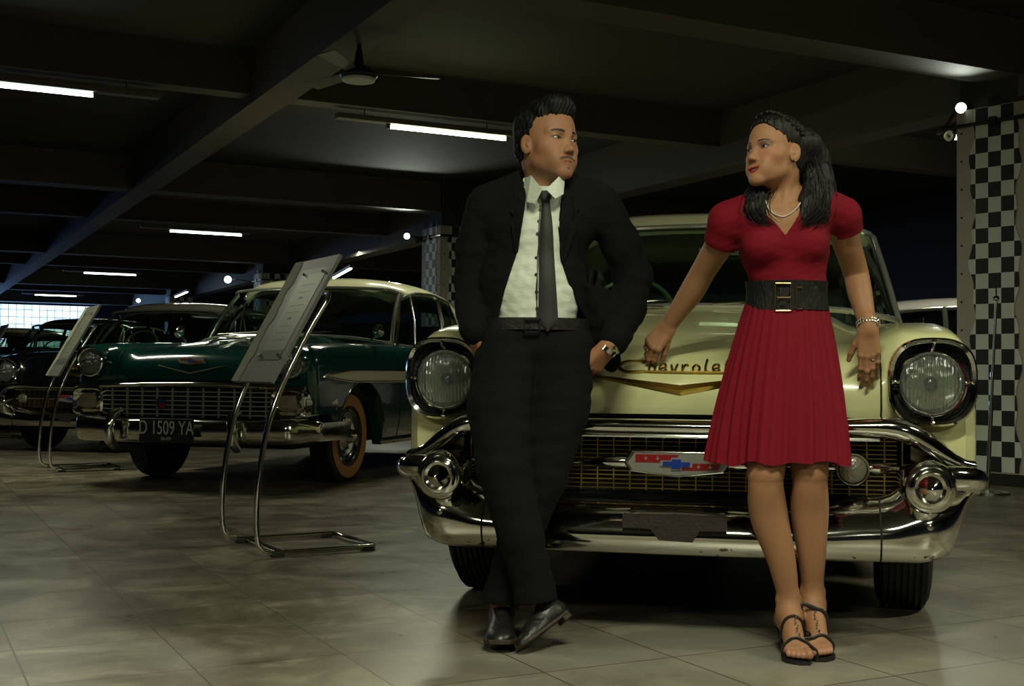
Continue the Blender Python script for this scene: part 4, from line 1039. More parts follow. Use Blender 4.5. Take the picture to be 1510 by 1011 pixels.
def head_tone(V, T, Rn, c, sc, base, female, brow_th):
    q = ((V-np.array(c))@Rn)/sc; x, y, z = q[:, 0], q[:, 1], q[:, 2]; ax = abs(x)
    col = np.tile(np.array(base, float), (len(V), 1))
    def mix(m, cc): 
        m = np.clip(m, 0, 1)[:, None]; return col*(1-m)+np.array(cc)*m
    front = (y < -.03)
    # cheeks, nose tip
    b = np.exp(-(((ax-.045)/.020)**2+((z+.030)/.016)**2))*front*(.55 if female else .25)
    col = mix(b, (base[0]*1.12, base[1]*.62, base[2]*.62))
    # brows
    t = np.clip((ax-.014)/.036, 0, 1); zb = .0165+.0055*np.sin(t*2.4)-.003*t; th = brow_th*(1-.55*t)
    m = sst(1.0, .5, abs(z-zb)/th)*sst(.012, .016, ax)*sst(.052, .047, ax)*front; col = mix(m*.97, (.006, .004, .003))
    # lids / lashes
    de = np.sqrt(((ax-.0318)/.0150)**2+((z+.0008)/(.0066 if female else .0058))**2)
    m = sst(1.22, .92, de)*sst(-.003, .001, z)*(y < -.06); col = mix(m*(.95 if female else .75), (.012, .009, .008))
    m = sst(1.30, .95, de)*(y < -.06)*.35; col = mix(m, (.05, .028, .022))
    if female:
        m = sst(1.9, .9, np.sqrt(((ax-.033)/.016)**2+((z-.006)/.009)**2))*(y < -.06)*.55; col = mix(m, (.07, .035, .045))
    # lips
    wl = .0255
    zu = -.0620-.0045*(ax/wl)**2 + (.0050 if female else .0035)*(ax/wl)**2 - .0012*np.exp(-(ax/.003)**2); zl = -.0818+.0105*(ax/wl)**2.2+(.004 if female else .002)*(ax/wl)
    m = sst(zu+.0012, zu-.0006, z)*sst(zl-.0012, zl+.0010, z)*sst(wl+.001, wl-.002, ax)*(y < -.075)
    col = mix(m*(.95 if female else .55), (.27, .022, .022) if female else (base[0]*.80, base[1]*.42, base[2]*.40))
    if not female:
        # moustache and soul patch, stubble
        zm = -.0560-.0075*(ax/.026)**1.6; wd = .0050*(1-.30*ax/.030)
        m = sst(1.25, .5, abs(z-zm)/wd)*sst(.0305, .026, ax)*(y < -.06); col = mix(m*.85, (.018, .012, .010))
        m = sst(1.3, .4, np.sqrt((ax/.0055)**2+((z+.0885)/.0060)**2))*(y < -.07); col = mix(m*.75, (.018, .012, .010))
        m = sst(-.052, -.078, z)*.22*(y < .01); col = mix(m, (base[0]*.45, base[1]*.45, base[2]*.5))
    return col
def eyes(name, T, Rn, sc, parent, origin, look=(0, 0)):
    """eyeballs with iris turned sideways by look (radians)"""
    mb = MB(); o = np.array(origin)
    for s in (1, -1):
        cc = T((s*.0315, -.0640, -.001))-o; rw = .0124*sc
        d = Rn @ np.array((math.sin(look[0]), -math.cos(look[0])*math.cos(look[1]), math.sin(look[1])))
        mb.lathe([(-rw, .0003), (-rw*.7, rw*.714), (0, rw), (rw*.6, rw*.8), (rw*.905, rw*.425)], cc, d, 24, 'eye_white')
        mb.lathe([(rw*.895, rw*.44), (rw*.93, rw*.36), (rw*1.0, rw*.15), (rw*1.01, .0002)], cc, d, 24, 'eye_iris')
    return mb.build(name, None, parent, fix=False)
def carve_face(sh, hc, Rn, sc, k=.006, up_=0.0):
    """removes hair in front of the hairline"""
    zs = [-.2, -.03, .0, .02, .04, .055, .066, .073, .080, .2]; ys = [.004, .002, -.006, -.014, -.030, -.048, -.068, -.095, -.16, -.3]
    def f(p):
        q = ((p-hc)@Rn)/sc; x, y, z = q[..., 0], q[..., 1], q[..., 2]
        z2 = z - up_ + .016*sst(.020, .062, abs(x)) - .0015*np.sin(x*90)
        return (y-np.interp(z2, zs, ys))*.6
    sh.fn(f, hc-.2, hc+.2, k, 's')
def frame(d, n):
    """columns: across, along d, palm normal n"""
    d = n3(d); n = np.array(n, float); n = n3(n-d*(n@d)); x = np.cross(d, n); return np.stack([x, d, n], 1)
def hand(sd, w, d, n, side, curl, sc=1.0, spread=1.0, thumb=(0.6, .25), k=.006):
    """w wrist; d direction of the hand; n direction the BACK of the hand faces; side +1: thumb toward +across
    curl: 4 tuples of 3 joint angles (index..little)"""
    B = frame(d, n); w = np.array(w, float)
    T = lambda p: w + B @ (np.array(p, float)*sc)
    L = [(.043, .026, .021), (.047, .030, .022), (.043, .028, .022), (.033, .021, .019)]
    r = [(.0088, .0078, .0070, .0060), (.0090, .0080, .0072, .0060), (.0086, .0076, .0068, .0058), (.0076, .0068, .0060, .0052)]
    xs = [.026, .0085, -.0085, -.025]; ys = [.083, .087, .083, .075]
    # palm
    sd.cap(T((0, -.03, 0)), T((0, .008, 0)), .0235*sc, .0245*sc, .012)
    for x, y in zip(xs, ys): sd.cap(T((side*x*.62, .012, 0)), T((side*x, y, -.002)), .0155*sc, .0112*sc, .012)
    tips = []
    for i in range(4):
        p = np.array((side*xs[i], ys[i], -.001)); a = 0.0; az = side*(1.5-i)*.045*spread; q = [p]
        for j in range(3):
            a += curl[i][j]; dr = np.array((math.sin(az)*math.cos(a), math.cos(az)*math.cos(a), -math.sin(a))); p = p+dr*L[i][j]; q.append(p)
        for j in range(3): sd.cap(T(q[j]), T(q[j+1]), r[i][j]*sc, r[i][j+1]*sc, .0035 if j else .006)
        for j in (0, 1): sd.ell(T(q[j]+np.array((0, 0, .0012))), np.array((.0092, .0092, .0088))*sc*(r[i][j]/.0088), None, .004)
        tips.append((T(q[3]), B @ dr, B @ np.array((0, 0, 1.))))
    # thumb
    a, b = thumb
    t0 = np.array((side*.016, .016, -.006)); d1 = np.array((side*math.sin(a), math.cos(a), -b)); t1 = t0+n3(d1)*.040
    d2 = n3(np.array((side*math.sin(a*.75), math.cos(a*.75), -b*1.3))); t2 = t1+d2*.032; d3 = n3(np.array((side*math.sin(a*.45), math.cos(a*.45), -b*1.6))); t3 = t2+d3*.024
    for (p, q_, r0, r1, kk) in ((t0, t1, .0150, .0112, .012), (t1, t2, .0110, .0095, .006), (t2, t3, .0095, .0076, .004)): sd.cap(T(p), T(q_), r0*sc, r1*sc, kk)
    return T, tips

# ================================================================ the man
def build_man():
    org = P(765, 950, 3.58); org.z = 0
    root = tag(empty('person', org), 'person in black suit and dark tie, hands in pockets, leaning on the cream car', 'person'); O = np.array(org)
    # ---- head, neck, hands : the body
    base = (.31, .150, .082)
    sd = Sdf(); hc = np.array(P(809, 212, 3.72)); yaw = R(38); sc = 1.05
    nb = np.array(P(797, 300, 3.745))
    sd.cap(hc+np.array((-.012, .045, -.045)), nb, .056, .048, .02)
    sd.cap(hc+np.array((.000, .015, -.06)), nb+np.array((0, .0, 0)), .045, .045, .02)
    T, Rn = head(sd, hc, yaw, R(-3), R(3), sc)
    lo = hc-np.array((.13, .14, .26)); hi = hc+np.array((.13, .15, .15))
    v1, q1 = sd.mesh(lo, hi, .0017)
    c1 = head_tone(v1, T, Rn, hc, sc, base, False, .0068)
    # torso core, arms and legs underneath the clothes, to the hands
    sb = Sdf(); G = lambda px, py, D: np.array(P(px, py, D))
    sb.cap(nb+np.array((0, .02, -.03)), G(788, 470, 3.74), .055, .10, .01); sb.cap(G(735, 305, 3.77), G(868, 305, 3.77), .05, .05, .03)
    Rw, Lw = G(699, 490, 3.69), G(899, 510, 3.685)
    sb.chain([G(725, 310, 3.77), G(706, 410, 3.80), Rw], [.045, .038, .026], .01); sb.chain([G(880, 305, 3.77), G(930, 412, 3.84), Lw], [.040, .026, .026], .01)
    hip = [G(745, 500, 3.72), G(825, 500, 3.72)]; kn = [G(736, 690, 3.60), G(800, 700, 3.68)]; an = [G(790, 868, 3.585), G(738, 885, 3.69)]
    for i in (0, 1): sb.chain([hip[i], kn[i], an[i]], [.07, .048, .034], .01)
    curl = [(.5, .6, .4)]*4
    hand(sb, Rw, (.30, .12, -1), (-.8, -.5, 0), -1, curl, .98, thumb=(.3, .2))
    hand(sb, Lw, (-.62, .10, -.80), (.55, -.75, -.3), 1, curl, .98, thumb=(.3, .2))
    v2, q2 = sb.mesh(G(690, 560, 3.5)-.0*O-np.array((.06, .15, .9)), G(960, 280, 4.0)+np.array((.05, .1, .05)), .0045)
    v3, q3 = sb.mesh(np.minimum(Lw, Lw)-np.array((.10, .1, .14)), Lw+np.array((.08, .1, .06)), .0022)
    V, Q = join_np([(v1, q1), (v2, q2), (v3, q3)])
    col = np.concatenate([c1, np.tile(np.array(base)*np.array((1.0, .95, .9)), (len(v2)+len(v3), 1))])
    np_obj('body', V, Q, ['skin'], root, O, col)
    eyes('eyes', T, Rn, sc, root, O, (R(20), R(2)))
    # ---- hair : short, swept up at the front
    sh = Sdf(); Th = lambda p: T(p)
    def E(p, r, k=.012, op='u'): sh.ell(T(p), np.array(r)*sc, Rn, k, op)
    E((0, .030, .046), (.081, .098, .085), 0); E((0, -.020, .100), (.060, .052, .036), .03); E((.0, -.050, .103), (.050, .030, .028), .025); E((0, .05, -.005), (.072, .070, .070), .02)
    carve_face(sh, hc, Rn, sc)
    E((0, .01, -.09), (.2, .2, .045), .008, 's')
    for s in (1, -1): E((s*.082, .014, -.018), (.020, .026, .036), .004, 's')
    sh.fn(lambda p: .0030*vnoise(((p-hc)@Rn)*np.array((1.6, .9, .7)), 230, 3)+.004*vnoise((p-hc)@Rn, 80, 4), hc-.2, hc+.2, 0, 'd')
    vh, qh = sh.mesh(hc-.15, hc+.17, .0022, smooth=0)
    hair = np_obj('hair', vh, qh, ['hair'], root, O)
    mb = MB(); r_ = random.Random(3)
    for i in range(700):   # loose strands giving the textured top
        x = r_.uniform(-.066, .066); y = r_.uniform(-.062, .085); q_ = 1-(x/.082)**2-((y-.03)/.100)**2
        if q_ < .05: continue
        zt = .046+.083*math.sqrt(q_)
        if y < -.02: zt = max(zt, .098+.032*math.sqrt(max(0, 1-(x/.062)**2-((y+.035)/.052)**2)))
        p0 = np.array((x, y, zt-.006)); d = np.array((r_.uniform(-.4, .4)+x*6, -.25+r_.uniform(-.5, .3)+y*2, .9)); d = d/np.linalg.norm(d); l = r_.uniform(.009, .019)
        mb.tube([T(p0)-O, T(p0+d*l*.55)-O, T(p0+d*l+np.array((0, -.003, 0)))-O], [.0019, .0014, .0004], 4, caps=False)
    so = mb.build('hair_strands', 'hair', hair, fix=False); 
    # ---- shirt
    ss = Sdf()
    ss.cap(G(801, 268, 3.715), G(798, 300, 3.74), .062, .075, .02)
    ss.chain([G(797, 300, 3.752), G(793, 350, 3.745), G(789, 420, 3.735), G(789, 500, 3.725)], [.085, .108, .108, .112], .03)
    ss.ell(G(797, 345, 3.752), (.122, .098, .12), None, .04); ss.ell(G(790, 430, 3.742), (.140, .106, .13), None, .05)
    def wr(p):
        q = p-np.array(G(790, 420, 3.74)); return .0032*vnoise(q*np.array((.5, .5, 1.6)), 60, 11)+.0020*vnoise(q*np.array((1.2, .4, 1.0)), 95, 12)
    ss.fn(wr, G(650, 560, 3.5)-.1, G(960, 240, 4)+.1, 0, 'd')
    zk = G(800, 275, 3.7)[2]; ss.fn(lambda p: -(p[..., 2]-zk)+.30*(p[..., 1]-3.69), G(700, 320, 3.4), G(900, 200, 4.0), 0, 's')
    # cut below the waist
    zc_ = G(790, 483, 3.72)[2]
    ss.fn(lambda p: p[..., 2]-zc_, G(650, 560, 3.4)-.2, G(960, 480, 4.1)+.1, 0, 's')
    v, q = ss.mesh(G(690, 500, 3.55)-.02, G(905, 262, 3.95)+.02, .0035); shirt = np_obj('shirt', v, q, ['shirt'], root, O)
    # collar: two leaves
    for s, pts in ((-1, [(775, 262, 3.66), (783, 258, 3.62), (800, 279, 3.585), (789, 300, 3.600), (777, 298, 3.625)]), (1, [(833, 263, 3.67), (824, 260, 3.63), (805, 279, 3.585), (819, 293, 3.598), (831, 286, 3.63)])):
        p = [np.array(P(*a))-O for a in pts]; mb = MB(); n = len(p); off = np.array((0, .006, 0))
        mb.add([tuple(a) for a in p]+[tuple(a+off) for a in p], [tuple(range(n)), tuple(range(n, 2*n))[::-1]]+[(i, (i+1) % n, n+(i+1) % n, n+i) for i in range(n)])
        bevel(mb.build('collar', 'shirt', shirt, smooth=0), .003)
    mb = MB(); rings = []   # collar band round the neck
    cb = np.array(P(801, 272, 3.72)); 
    for h_, rr in ((-.022, 1.03), (0.0, .99), (.014, .97), (.012, .90), (-.02, .93)):
        rings.append([tuple(cb-O+np.array((.064*rr*math.cos(t), .068*rr*math.sin(t), h_+.030*math.sin(t)))) for t in np.linspace(0, 2*math.pi, 33)[:-1]])
    mb.grid(rings, cv=True); mb.build('collar_band', 'shirt', shirt)
    # buttons along a dark placket
    for px, py in ((797, 309), (795, 325), (793, 345), (791, 380), (790, 405), (791, 430), (792, 455)):
        mb = MB(); p = P(px, py, 3.62); 
        # ray to shirt surface: take the nearest front vertex
        i = np.argmin(((v[:, 0]-p.x)**2+(v[:, 2]-p.z)**2)+10*np.maximum(0, v[:, 1]-3.70)); c_ = v[i]-O
        mb.lathe([(.002, .0055), (-.002, .0052), (-.0025, .0005)], c_, (0, 1, 0), 12); mb.build('button', 'strap_black', shirt)
    mb = MB(); rr = []
    for py in range(300, 478, 6):
        px = 797-(py-300)*.045+(3 if py > 430 else 0)*(py-430)/45; p = P(px, py, 3.62); i = np.argmin(((v[:, 0]-p.x)**2+(v[:, 2]-p.z)**2)+10*np.maximum(0, v[:, 1]-3.70)); c_ = v[i]-O; c_[0] = p.x-O[0]; c_[2] = p.z-O[2]
        w2 = .0014+.0016*abs(math.sin(py*.07)); rr.append([(c_[0]-w2, c_[1]-.0025, c_[2]), (c_[0]+w2, c_[1]-.0025, c_[2])])
    mb.grid(rr); mb.build('placket_edge', 'strap_black', shirt)
    # ---- tie
    def surf(px, py, D=3.62):
        p = P(px, py, D); i = np.argmin(((v[:, 0]-p.x)**2+(v[:, 2]-p.z)**2)+10*np.maximum(0, v[:, 1]-3.72)); return v[i][1]
    mb = MB(); rows = []
    prof = [(804, 281, 9), (804, 288, 10), (805, 296, 6.0), (805, 302, 6.5), (806, 330, 9), (806, 370, 11), (807, 410, 12.5), (808, 450, 14.0), (808, 474, 14.5), (808, 481, 9), (807, 489, 1)]
    cc = crv([(a, b, c_) for a, b, c_ in prof], 46); sy = [surf(a, min(b, 470)) for a, b, _ in cc]; sy = np.convolve(np.r_[[sy[0]]*3, sy, [sy[-1]]*3], np.ones(7)/7, 'valid')
    for (px, py, w2), y_ in zip(cc, sy):
        D = y_-.014 - (.012 if py < 297 else 0); p = P(px, py, D); w_ = w2/FPX*D; x0, z0 = p.x-O[0], p.z-O[2]; yy = D-O[1]
        rows.append([(x0-w_, yy+.004, z0), (x0-w_*.6, yy-.002, z0), (x0, yy-.004, z0), (x0+w_*.6, yy-.002, z0), (x0+w_, yy+.004, z0), (x0+w_*.6, yy+.008, z0), (x0-w_*.6, yy+.008, z0)])
    mb.grid(rows, cv=True); mb.build('tie', 'tie', root)
    # ---- trousers
    st = Sdf()
    st.ell(G(790, 505, 3.735), (.170, .118, .12), None, .03)
    st.chain([G(752, 515, 3.715), G(737, 600, 3.665), G(742, 690, 3.60), G(768, 790, 3.575), G(788, 872, 3.585), G(793, 925, 3.585)], [.104, .098, .077, .066, .062, .066], .012)
    st.chain([G(826, 515, 3.725), G(822, 600, 3.71), G(800, 700, 3.675), G(763, 800, 3.665), G(741, 880, 3.68), G(738, 930, 3.69)], [.106, .098, .076, .060, .058, .062], .010)
    def wr2(p):
        q = p-np.array(G(790, 700, 3.6)); a = q[..., 2]
        return .0034*vnoise(q*np.array((.8, .8, 1.5)), 42, 21)+.0022*vnoise(q*np.array((.5, .5, 2.4)), 55, 22)*(.5+.5*np.sin(a*9))
    st.fn(wr2, G(650, 960, 3.4)-.2, G(960, 440, 4)+.1, 0, 'd')
    zt = G(790, 484, 3.7)[2]
    st.fn(lambda p: zt-p[..., 2]+.0, G(650, 480, 3.4)-np.array((.1, .2, 0)), G(960, 440, 4)+.1, 0, 's') if False else st.fn(lambda p: -(p[..., 2]-zt), G(640, 484, 3.4), G(960, 400, 4.1)+.1, 0, 's')
    # hems: cut flat a little above the shoes
    z1 = G(790, 886, 3.58)[2]; z2 = G(737, 897, 3.68)[2]
    st.fn(lambda p: np.maximum(p[..., 2]-(z1+.00+.12*(p[..., 0]-G(790, 890, 3.58)[0])), G(765, 890, 3.60)[0]-p[..., 0]), G(700, 1000, 3.3), G(900, 860, 3.9), 0.004, 's')
    st.fn(lambda p: np.maximum(p[..., 2]-z2, p[..., 0]-G(766, 890, 3.62)[0]), G(650, 1000, 3.3), G(800, 860, 3.95), 0.004, 's')
    v4, q4 = st.mesh(G(680, 905, 3.45)-.01, G(905, 474, 3.92)+.02, .0042); tr = np_obj('trousers', v4, q4, ['trousers'], root, O)
    # ---- belt
    mb = MB(); rings = []; bc = np.array(P(789, 479, 3.735))-O
    for h_, k_ in ((.018, .985), (.018, 1.0), (-.018, 1.0), (-.018, .985)):
        rings.append([tuple(bc+np.array((.168*k_*abs(math.cos(t))**.9*np.sign(math.cos(t)), .125*k_*math.sin(t), h_))) for t in np.linspace(0, 2*math.pi, 65)[:-1]])
    mb.grid(rings, cv=True); be = mb.build('belt', 'leather_black', root)
    mb = MB(); b0 = np.array(P(785, 480, 3.602))-O
    mb.box(b0+np.array((-.022, 0, .0)), (.004, .006, .040)); mb.box(b0+np.array((.0, 0, -.018)), (.048, .006, .005)); mb.box(b0+np.array((.022, 0, .0)), (.004, .006, .040)); mb.box(b0+np.array((0, 0, .018)), (.048, .006, .005)); mb.box(b0+np.array((-.006, -.001, -.002)), (.003, .005, .03)); mb.build('buckle', 'silver', be, smooth=0, fix=False)
    # ---- jacket
    sj = Sdf()
    sj.chain([G(797, 300, 3.765), G(793, 350, 3.762), G(789, 420, 3.755), G(787, 490, 3.755)], [.10, .12, .12, .125], .04)
    sj.ell(G(795, 330, 3.765), (.185, .130, .115), None, .05); sj.ell(G(785, 420, 3.762), (.170, .134, .16), None, .05); sj.ell(G(785, 480, 3.765), (.178, .128, .10), None, .05)
    sj.cap(G(728, 296, 3.775), G(870, 292, 3.775), .052, .052, .05)
    sj.cap(G(770, 272, 3.765), G(718, 300, 3.775), .040, .050, .03); sj.cap(G(832, 270, 3.765), G(884, 297, 3.775), .040, .050, .03)
    # sleeves
    sj.chain([G(717, 308, 3.775), G(702, 365, 3.79), G(698, 412, 3.80), G(698, 455, 3.76), G(700, 487, 3.69)], [.066, .060, .056, .052, .046], .022)
    sj.chain([G(888, 306, 3.775), G(915, 360, 3.80), G(933, 408, 3.83), G(926, 455, 3.80), G(906, 500, 3.70)], [.064, .060, .058, .054, .048], .022)
    # the jacket tail pushed back behind the hand
    sj.chain([G(880, 440, 3.79), G(895, 500, 3.80), G(902, 535, 3.81)], [.045, .040, .028], .03)
    def wr3(p):
        q = p-np.array(G(790, 400, 3.75)); return .0040*vnoise(q*np.array((.7, .7, 1.7)), 38, 31)+.0022*vnoise(q*np.array((1.3, .6, 1.9)), 62, 32)
    sj.fn(wr3, G(600, 600, 3.3)-.1, G(1000, 230, 4.2)+.1, 0, 'd')
    # front opening (in x as a function of height), carved right through the front half
    zz = np.array([G(0, y, 3.63)[2] for y in (262, 280, 300, 335, 370, 420, 478, 520)])[::-1]
    xl = np.array([G(x, 400, 3.63)[0] for x in (772, 775, 773, 768, 761, 745, 731, 720)])[::-1]; xr = np.array([G(x, 400, 3.63)[0] for x in (836, 832, 826, 824, 825, 842, 876, 890)])[::-1]
    def opening(p):
        z = p[..., 2]; a = np.interp(z, zz, xl); b = np.interp(z, zz, xr); yc = 3.745+.01
        return np.maximum(np.maximum(a-p[..., 0], p[..., 0]-b), p[..., 1]-yc)
    sj.fn(opening, G(680, 560, 3.3)-.0, (G(900, 240, 3.78)+np.array((0, 0, .1))), .006, 's')
    sj.cap(G(801, 255, 3.74), G(801, 300, 3.75), .072, .066, .006, 's')
    v5, q5 = sj.mesh(G(655, 570, 3.5), G(975, 250, 4.05)+.02, .0045); ja = np_obj('jacket', v5, q5, ['suit'], root, O)
    # lapels
    for pts in ([(775, 268), (764, 285), (752, 312), (757, 318), (753, 330), (760, 372), (764, 372), (769, 335), (774, 300)], [(832, 268), (843, 283), (856, 306), (850, 313), (854, 325), (833, 385), (828, 385), (823, 335), (827, 300)]):
        mb = MB(); a = []
        for px, py in pts:
            p = P(px, py, 3.64); i = np.argmin(((v5[:, 0]-p.x)**2+(v5[:, 2]-p.z)**2)+10*np.maximum(0, v5[:, 1]-3.74)); a.append(np.array((p.x, min(v5[i][1], 3.72)-.010, p.z))-O)
        n = len(a); off = np.array((0, .012, 0)); mb.add([tuple(b) for b in a]+[tuple(b+off) for b in a], [tuple(range(n)), tuple(range(n, 2*n))[::-1]]+[(i, (i+1) % n, n+(i+1) % n, n+i) for i in range(n)])
        bevel(mb.build('lapel', 'suit', ja, smooth=0), .002)
    # ---- wristwatch on the left wrist
    mb = MB(); ax = n3((-.62, .10, -.80))
    mb.lathe([(-.007, .0285), (-.007, .031), (.007, .031), (.007, .0285)], Lw+ax*.012-O, ax, 28); mb.lathe([(0, .016), (.008, .015), (.009, .001)], Lw+ax*.012-O+n3((.8, -.55, 0))*.028, n3((.8, -.55, 0)), 20); mb.build('wristwatch', 'silver', root)
    # ---- shoes
    def shoe(toe, heel, roll, name):
        """toe and heel: sole points; roll tilts the sole about the length"""
        toe, heel = np.array(toe, float), np.array(heel, float); L_ = np.linalg.norm(toe-heel); f = (toe-heel)/L_; u0 = np.array((0, 0, 1.)); s = n3(np.cross(f, u0)); u = np.cross(s, f)
        u, s = u*math.cos(roll)+s*math.sin(roll), s*math.cos(roll)-u*math.sin(roll); B = np.stack([s, f, u], 1); q = L_/.29
        T_ = lambda p: heel + B @ (np.array(p)*q)
        a = Sdf(); 
        a.ell(T_((0, .215, .020)), np.array((.047, .078, .038))*q, B, 0); a.ell(T_((0, .10, .035)), np.array((.036, .10, .045))*q, B, .03); a.ell(T_((0, .045, .040)), np.array((.036, .050, .050))*q, B, .03); a.cap(T_((0, .055, .05)), T_((0, .05, .105)), .036*q, .036*q, .02); a.cap(T_((0, .08, .075)), T_((0, .19, .045)), .028*q, .022*q, .03)
        a.fn(lambda p: ((p-heel)@B)[..., 2]-.012*q, heel-.5, heel+.5, .003, 's')
        v, qd = a.mesh(np.minimum(toe, heel)-.09, np.maximum(toe, heel)+.14, .0032)
        r = np_obj(name, v, qd, ['leather_black'], root, O)
        out = [(.0, .288), (.028, .280), (.046, .25), (.048, .21), (.040, .15), (.031, .10), (.036, .05), (.034, .015), (.02, .0), (-.02, .0), (-.034, .015), (-.036, .05), (-.031, .10), (-.040, .15), (-.048, .21), (-.046, .25), (-.028, .28)]
        mb = MB(); mb.prism(out, .002, .016, xf=lambda a_, b_, c_: tuple(T_((a_*1.09, b_*1.02, c_+(.010*max(0, (b_-.2)/.09)**2)))-O)); mb.prism([(a_, b_) for a_, b_ in out if b_ < .08], -.018, .004, xf=lambda a_, b_, c_: tuple(T_((a_, b_, c_))-O)); bevel(mb.build('sole', 'sole', r, smooth=0), .002)
        mb = MB()
        for k_ in range(4):
            y_ = .115+.022*k_; mb.tube([T_((-.020, y_, .076-.008*k_))-O, T_((0, y_+.004, .086-.009*k_))-O, T_((.020, y_, .076-.008*k_))-O], .0022, 5)
        mb.build('laces', 'strap_black', r)
    t1 = G(737, 958, 3.50); t1[2] = .018; h1 = np.array((G(741, 930, 3.76)[0]+.0, 3.775, .018)); shoe(t1, h1, 0, 'shoe')
    t2 = G(768, 962, 3.49); t2[2] = .014; h2 = G(838, 905, 3.60); shoe(t2, h2, R(36), 'shoe')
    return root
man = build_man()
# ================================================================ the woman
def build_woman():
    org = P(1180, 960, 3.5); org.z = 0
    root = tag(empty('person', org), 'person in a red belted dress and black heeled sandals, one hand on the car hood', 'person'); O = np.array(org)
    G = lambda px, py, D: np.array(P(px, py, D)); base = (.345, .172, .090)
    hc = G(1142, 226, 3.62); sc = .965; sd = Sdf()
    nb = G(1160, 300, 3.65)
    # torso shared by body and dress; off inflates it
    def torso(s, o=0.0):
        s.cap(G(1152, 262, 3.64), nb, .043+o, .050+o, .012)
        s.cap(G(1160, 292, 3.655), G(1112, 312, 3.65), .030+o, .040+o, .03); s.cap(G(1160, 292, 3.655), G(1210, 305, 3.65), .030+o, .040+o, .03)
        s.ell(G(1157, 365, 3.645), (.128+o, .080+o, .13+o), None, .04); s.cap(G(1100, 320, 3.648), G(1218, 312, 3.648), .045+o, .045+o, .05)
        s.ell(G(1157, 328, 3.632), (.105+o, .062+o, .055+o), None, .03)
        s.ell(G(1124, 362, 3.590), (.054+o, .052+o, .050+o), None, .03); s.ell(G(1190, 360, 3.590), (.054+o, .052+o, .050+o), None, .03)
        s.ell(G(1164, 428, 3.650), (.106+o, .078+o, .10+o), None, .04); s.ell(G(1162, 500, 3.655), (.112+o, .080+o, .11+o), None, .05)
    torso(sd)
    W_R, W_L = G(985, 480, 3.925), G(1280, 484, 3.705)
    sd.limb([G(1086, 320, 3.65), G(1060, 362, 3.72), G(1037, 400, 3.80), G(1020, 430, 3.85), G(1002, 456, 3.89), W_R], [.047, .043, .0385, .0385, .032, .026])
    sd.limb([G(1232, 314, 3.65), G(1247, 355, 3.72), G(1262, 402, 3.80), G(1268, 432, 3.77), G(1275, 460, 3.74), W_L], [.045, .042, .0385, .037, .030, .025])
    # clavicles
    for a, b in (((1150, 306), (1118, 304)), ((1168, 304), (1200, 298))): sd.cap(G(*a, 3.580), G(*b, 3.612), .006, .007, .014)
    # neck tendon
    sd.cap(G(1166, 250, 3.610), G(1157, 303, 3.592), .008, .006, .014)
    T, Rn = head(sd, hc, R(-56), R(-6), R(-4), sc, True)
    # hands
    cR = [(.75, .55, .25), (.70, .55, .25), (.75, .60, .3), (.85, .6, .3)]
    TR, tipR = hand(sd, W_R, (-.62, -.05, -.78), (-.35, -.85, .25), -1, cR, .98, .5, thumb=(.35, .45))
    cL = [(.22, .35, .25), (.14, .28, .2), (.16, .30, .22), (.30, .35, .3)]
    TL, tipL = hand(sd, W_L, (.06, .02, -1), (-.10, -.95, .05), 1, cL, .97, .6, thumb=(.62, .25))
    # legs
    legs = [((1136, 520, 3.66), (1129, 700, 3.525), (1134, 760, 3.565), (1163, 884, 3.575)), ((1184, 520, 3.66), (1194, 698, 3.545), (1198, 765, 3.575), (1198, 872, 3.615))]
    feet = []
    for i, (h_, k_, c_, a_) in enumerate(legs):
        H, K, A = G(*h_), G(*k_), G(*a_)
        sd.chain([H, (H+K)/2+np.array((0, -.01, 0)), K], [.070, .066, .053], .03)
        m1 = K+(A-K)*.30+np.array((-.010 if i == 0 else .0, .012, 0)); m2 = K+(A-K)*.68
        sd.limb([(H+K)/2, K, m1, m2, A, A+np.array((0, 0, -.03))], [.066, .0500, .0550, .041, .0300, .031], 22)
        sd.ell(K+np.array((0, -.028, .012)), (.027, .024, .032), None, .020)
        s = 1 if i == 0 else -1          # big toe toward +x for the first foot
        dx = -.006 if i == 0 else -.008
        f0 = A; ball = np.array((A[0]+dx, A[1]-.115, .040)); heel = np.array((A[0]-.006, A[1]+.022, .088))
        sd.chain([A+np.array((0, 0, .01)), A+np.array((0, -.004, -.045)), heel], [.030, .034, .027], .015)
        sd.cap(A+np.array((0, -.012, -.030)), ball+np.array((0, .01, .006)), .031, .026, .02); sd.cap(heel, ball+np.array((0, .02, -.004)), .024, .022, .025)
        sd.cap(ball+np.array((-s*.020, 0, -.008)), ball+np.array((s*.022, -.002, -.006)), .0175, .0205, .012)
        sd.ell(A+np.array((.028, .0, .0)), (.010, .013, .013), None, .010); sd.ell(A+np.array((-.028, .0, .0)), (.010, .013, .013), None, .010)
        toes = []
        for j, (tx, ln, r_) in enumerate(((.026, .040, .0125), (.008, .038, .0092), (-.006, .033, .0086), (-.019, .026, .0082), (-.031, .018, .0080))):
            p0 = ball+np.array((s*tx*.9, -.008-(.026-tx)*-.0, -.012)); p1 = p0+np.array((s*.002, -ln*.6, .001)); p2 = p0+np.array((s*.003, -ln, -.006)); p2[2] = .016+r_*.75; p1[2] = max(p1[2], p2[2]+.006)
            sd.chain([p0, p1, p2], [r_, r_*.95, r_], .004); toes.append(p2)
        feet.append((A, ball, heel, toes, s))
    # meshing: fine head window, fine hand windows, coarse rest
    v1, q1 = sd.mesh(hc-np.array((.11, .13, .15)), hc+np.array((.14, .14, .14)), .0016)
    zneck = hc[2]-.148
    v2, q2 = sd.mesh(G(950, 715, 3.35), (G(1320, 262, 4.0)*np.array((1, 1, 0))+np.array((0, 0, zneck+.004))), .0032, smooth=2)
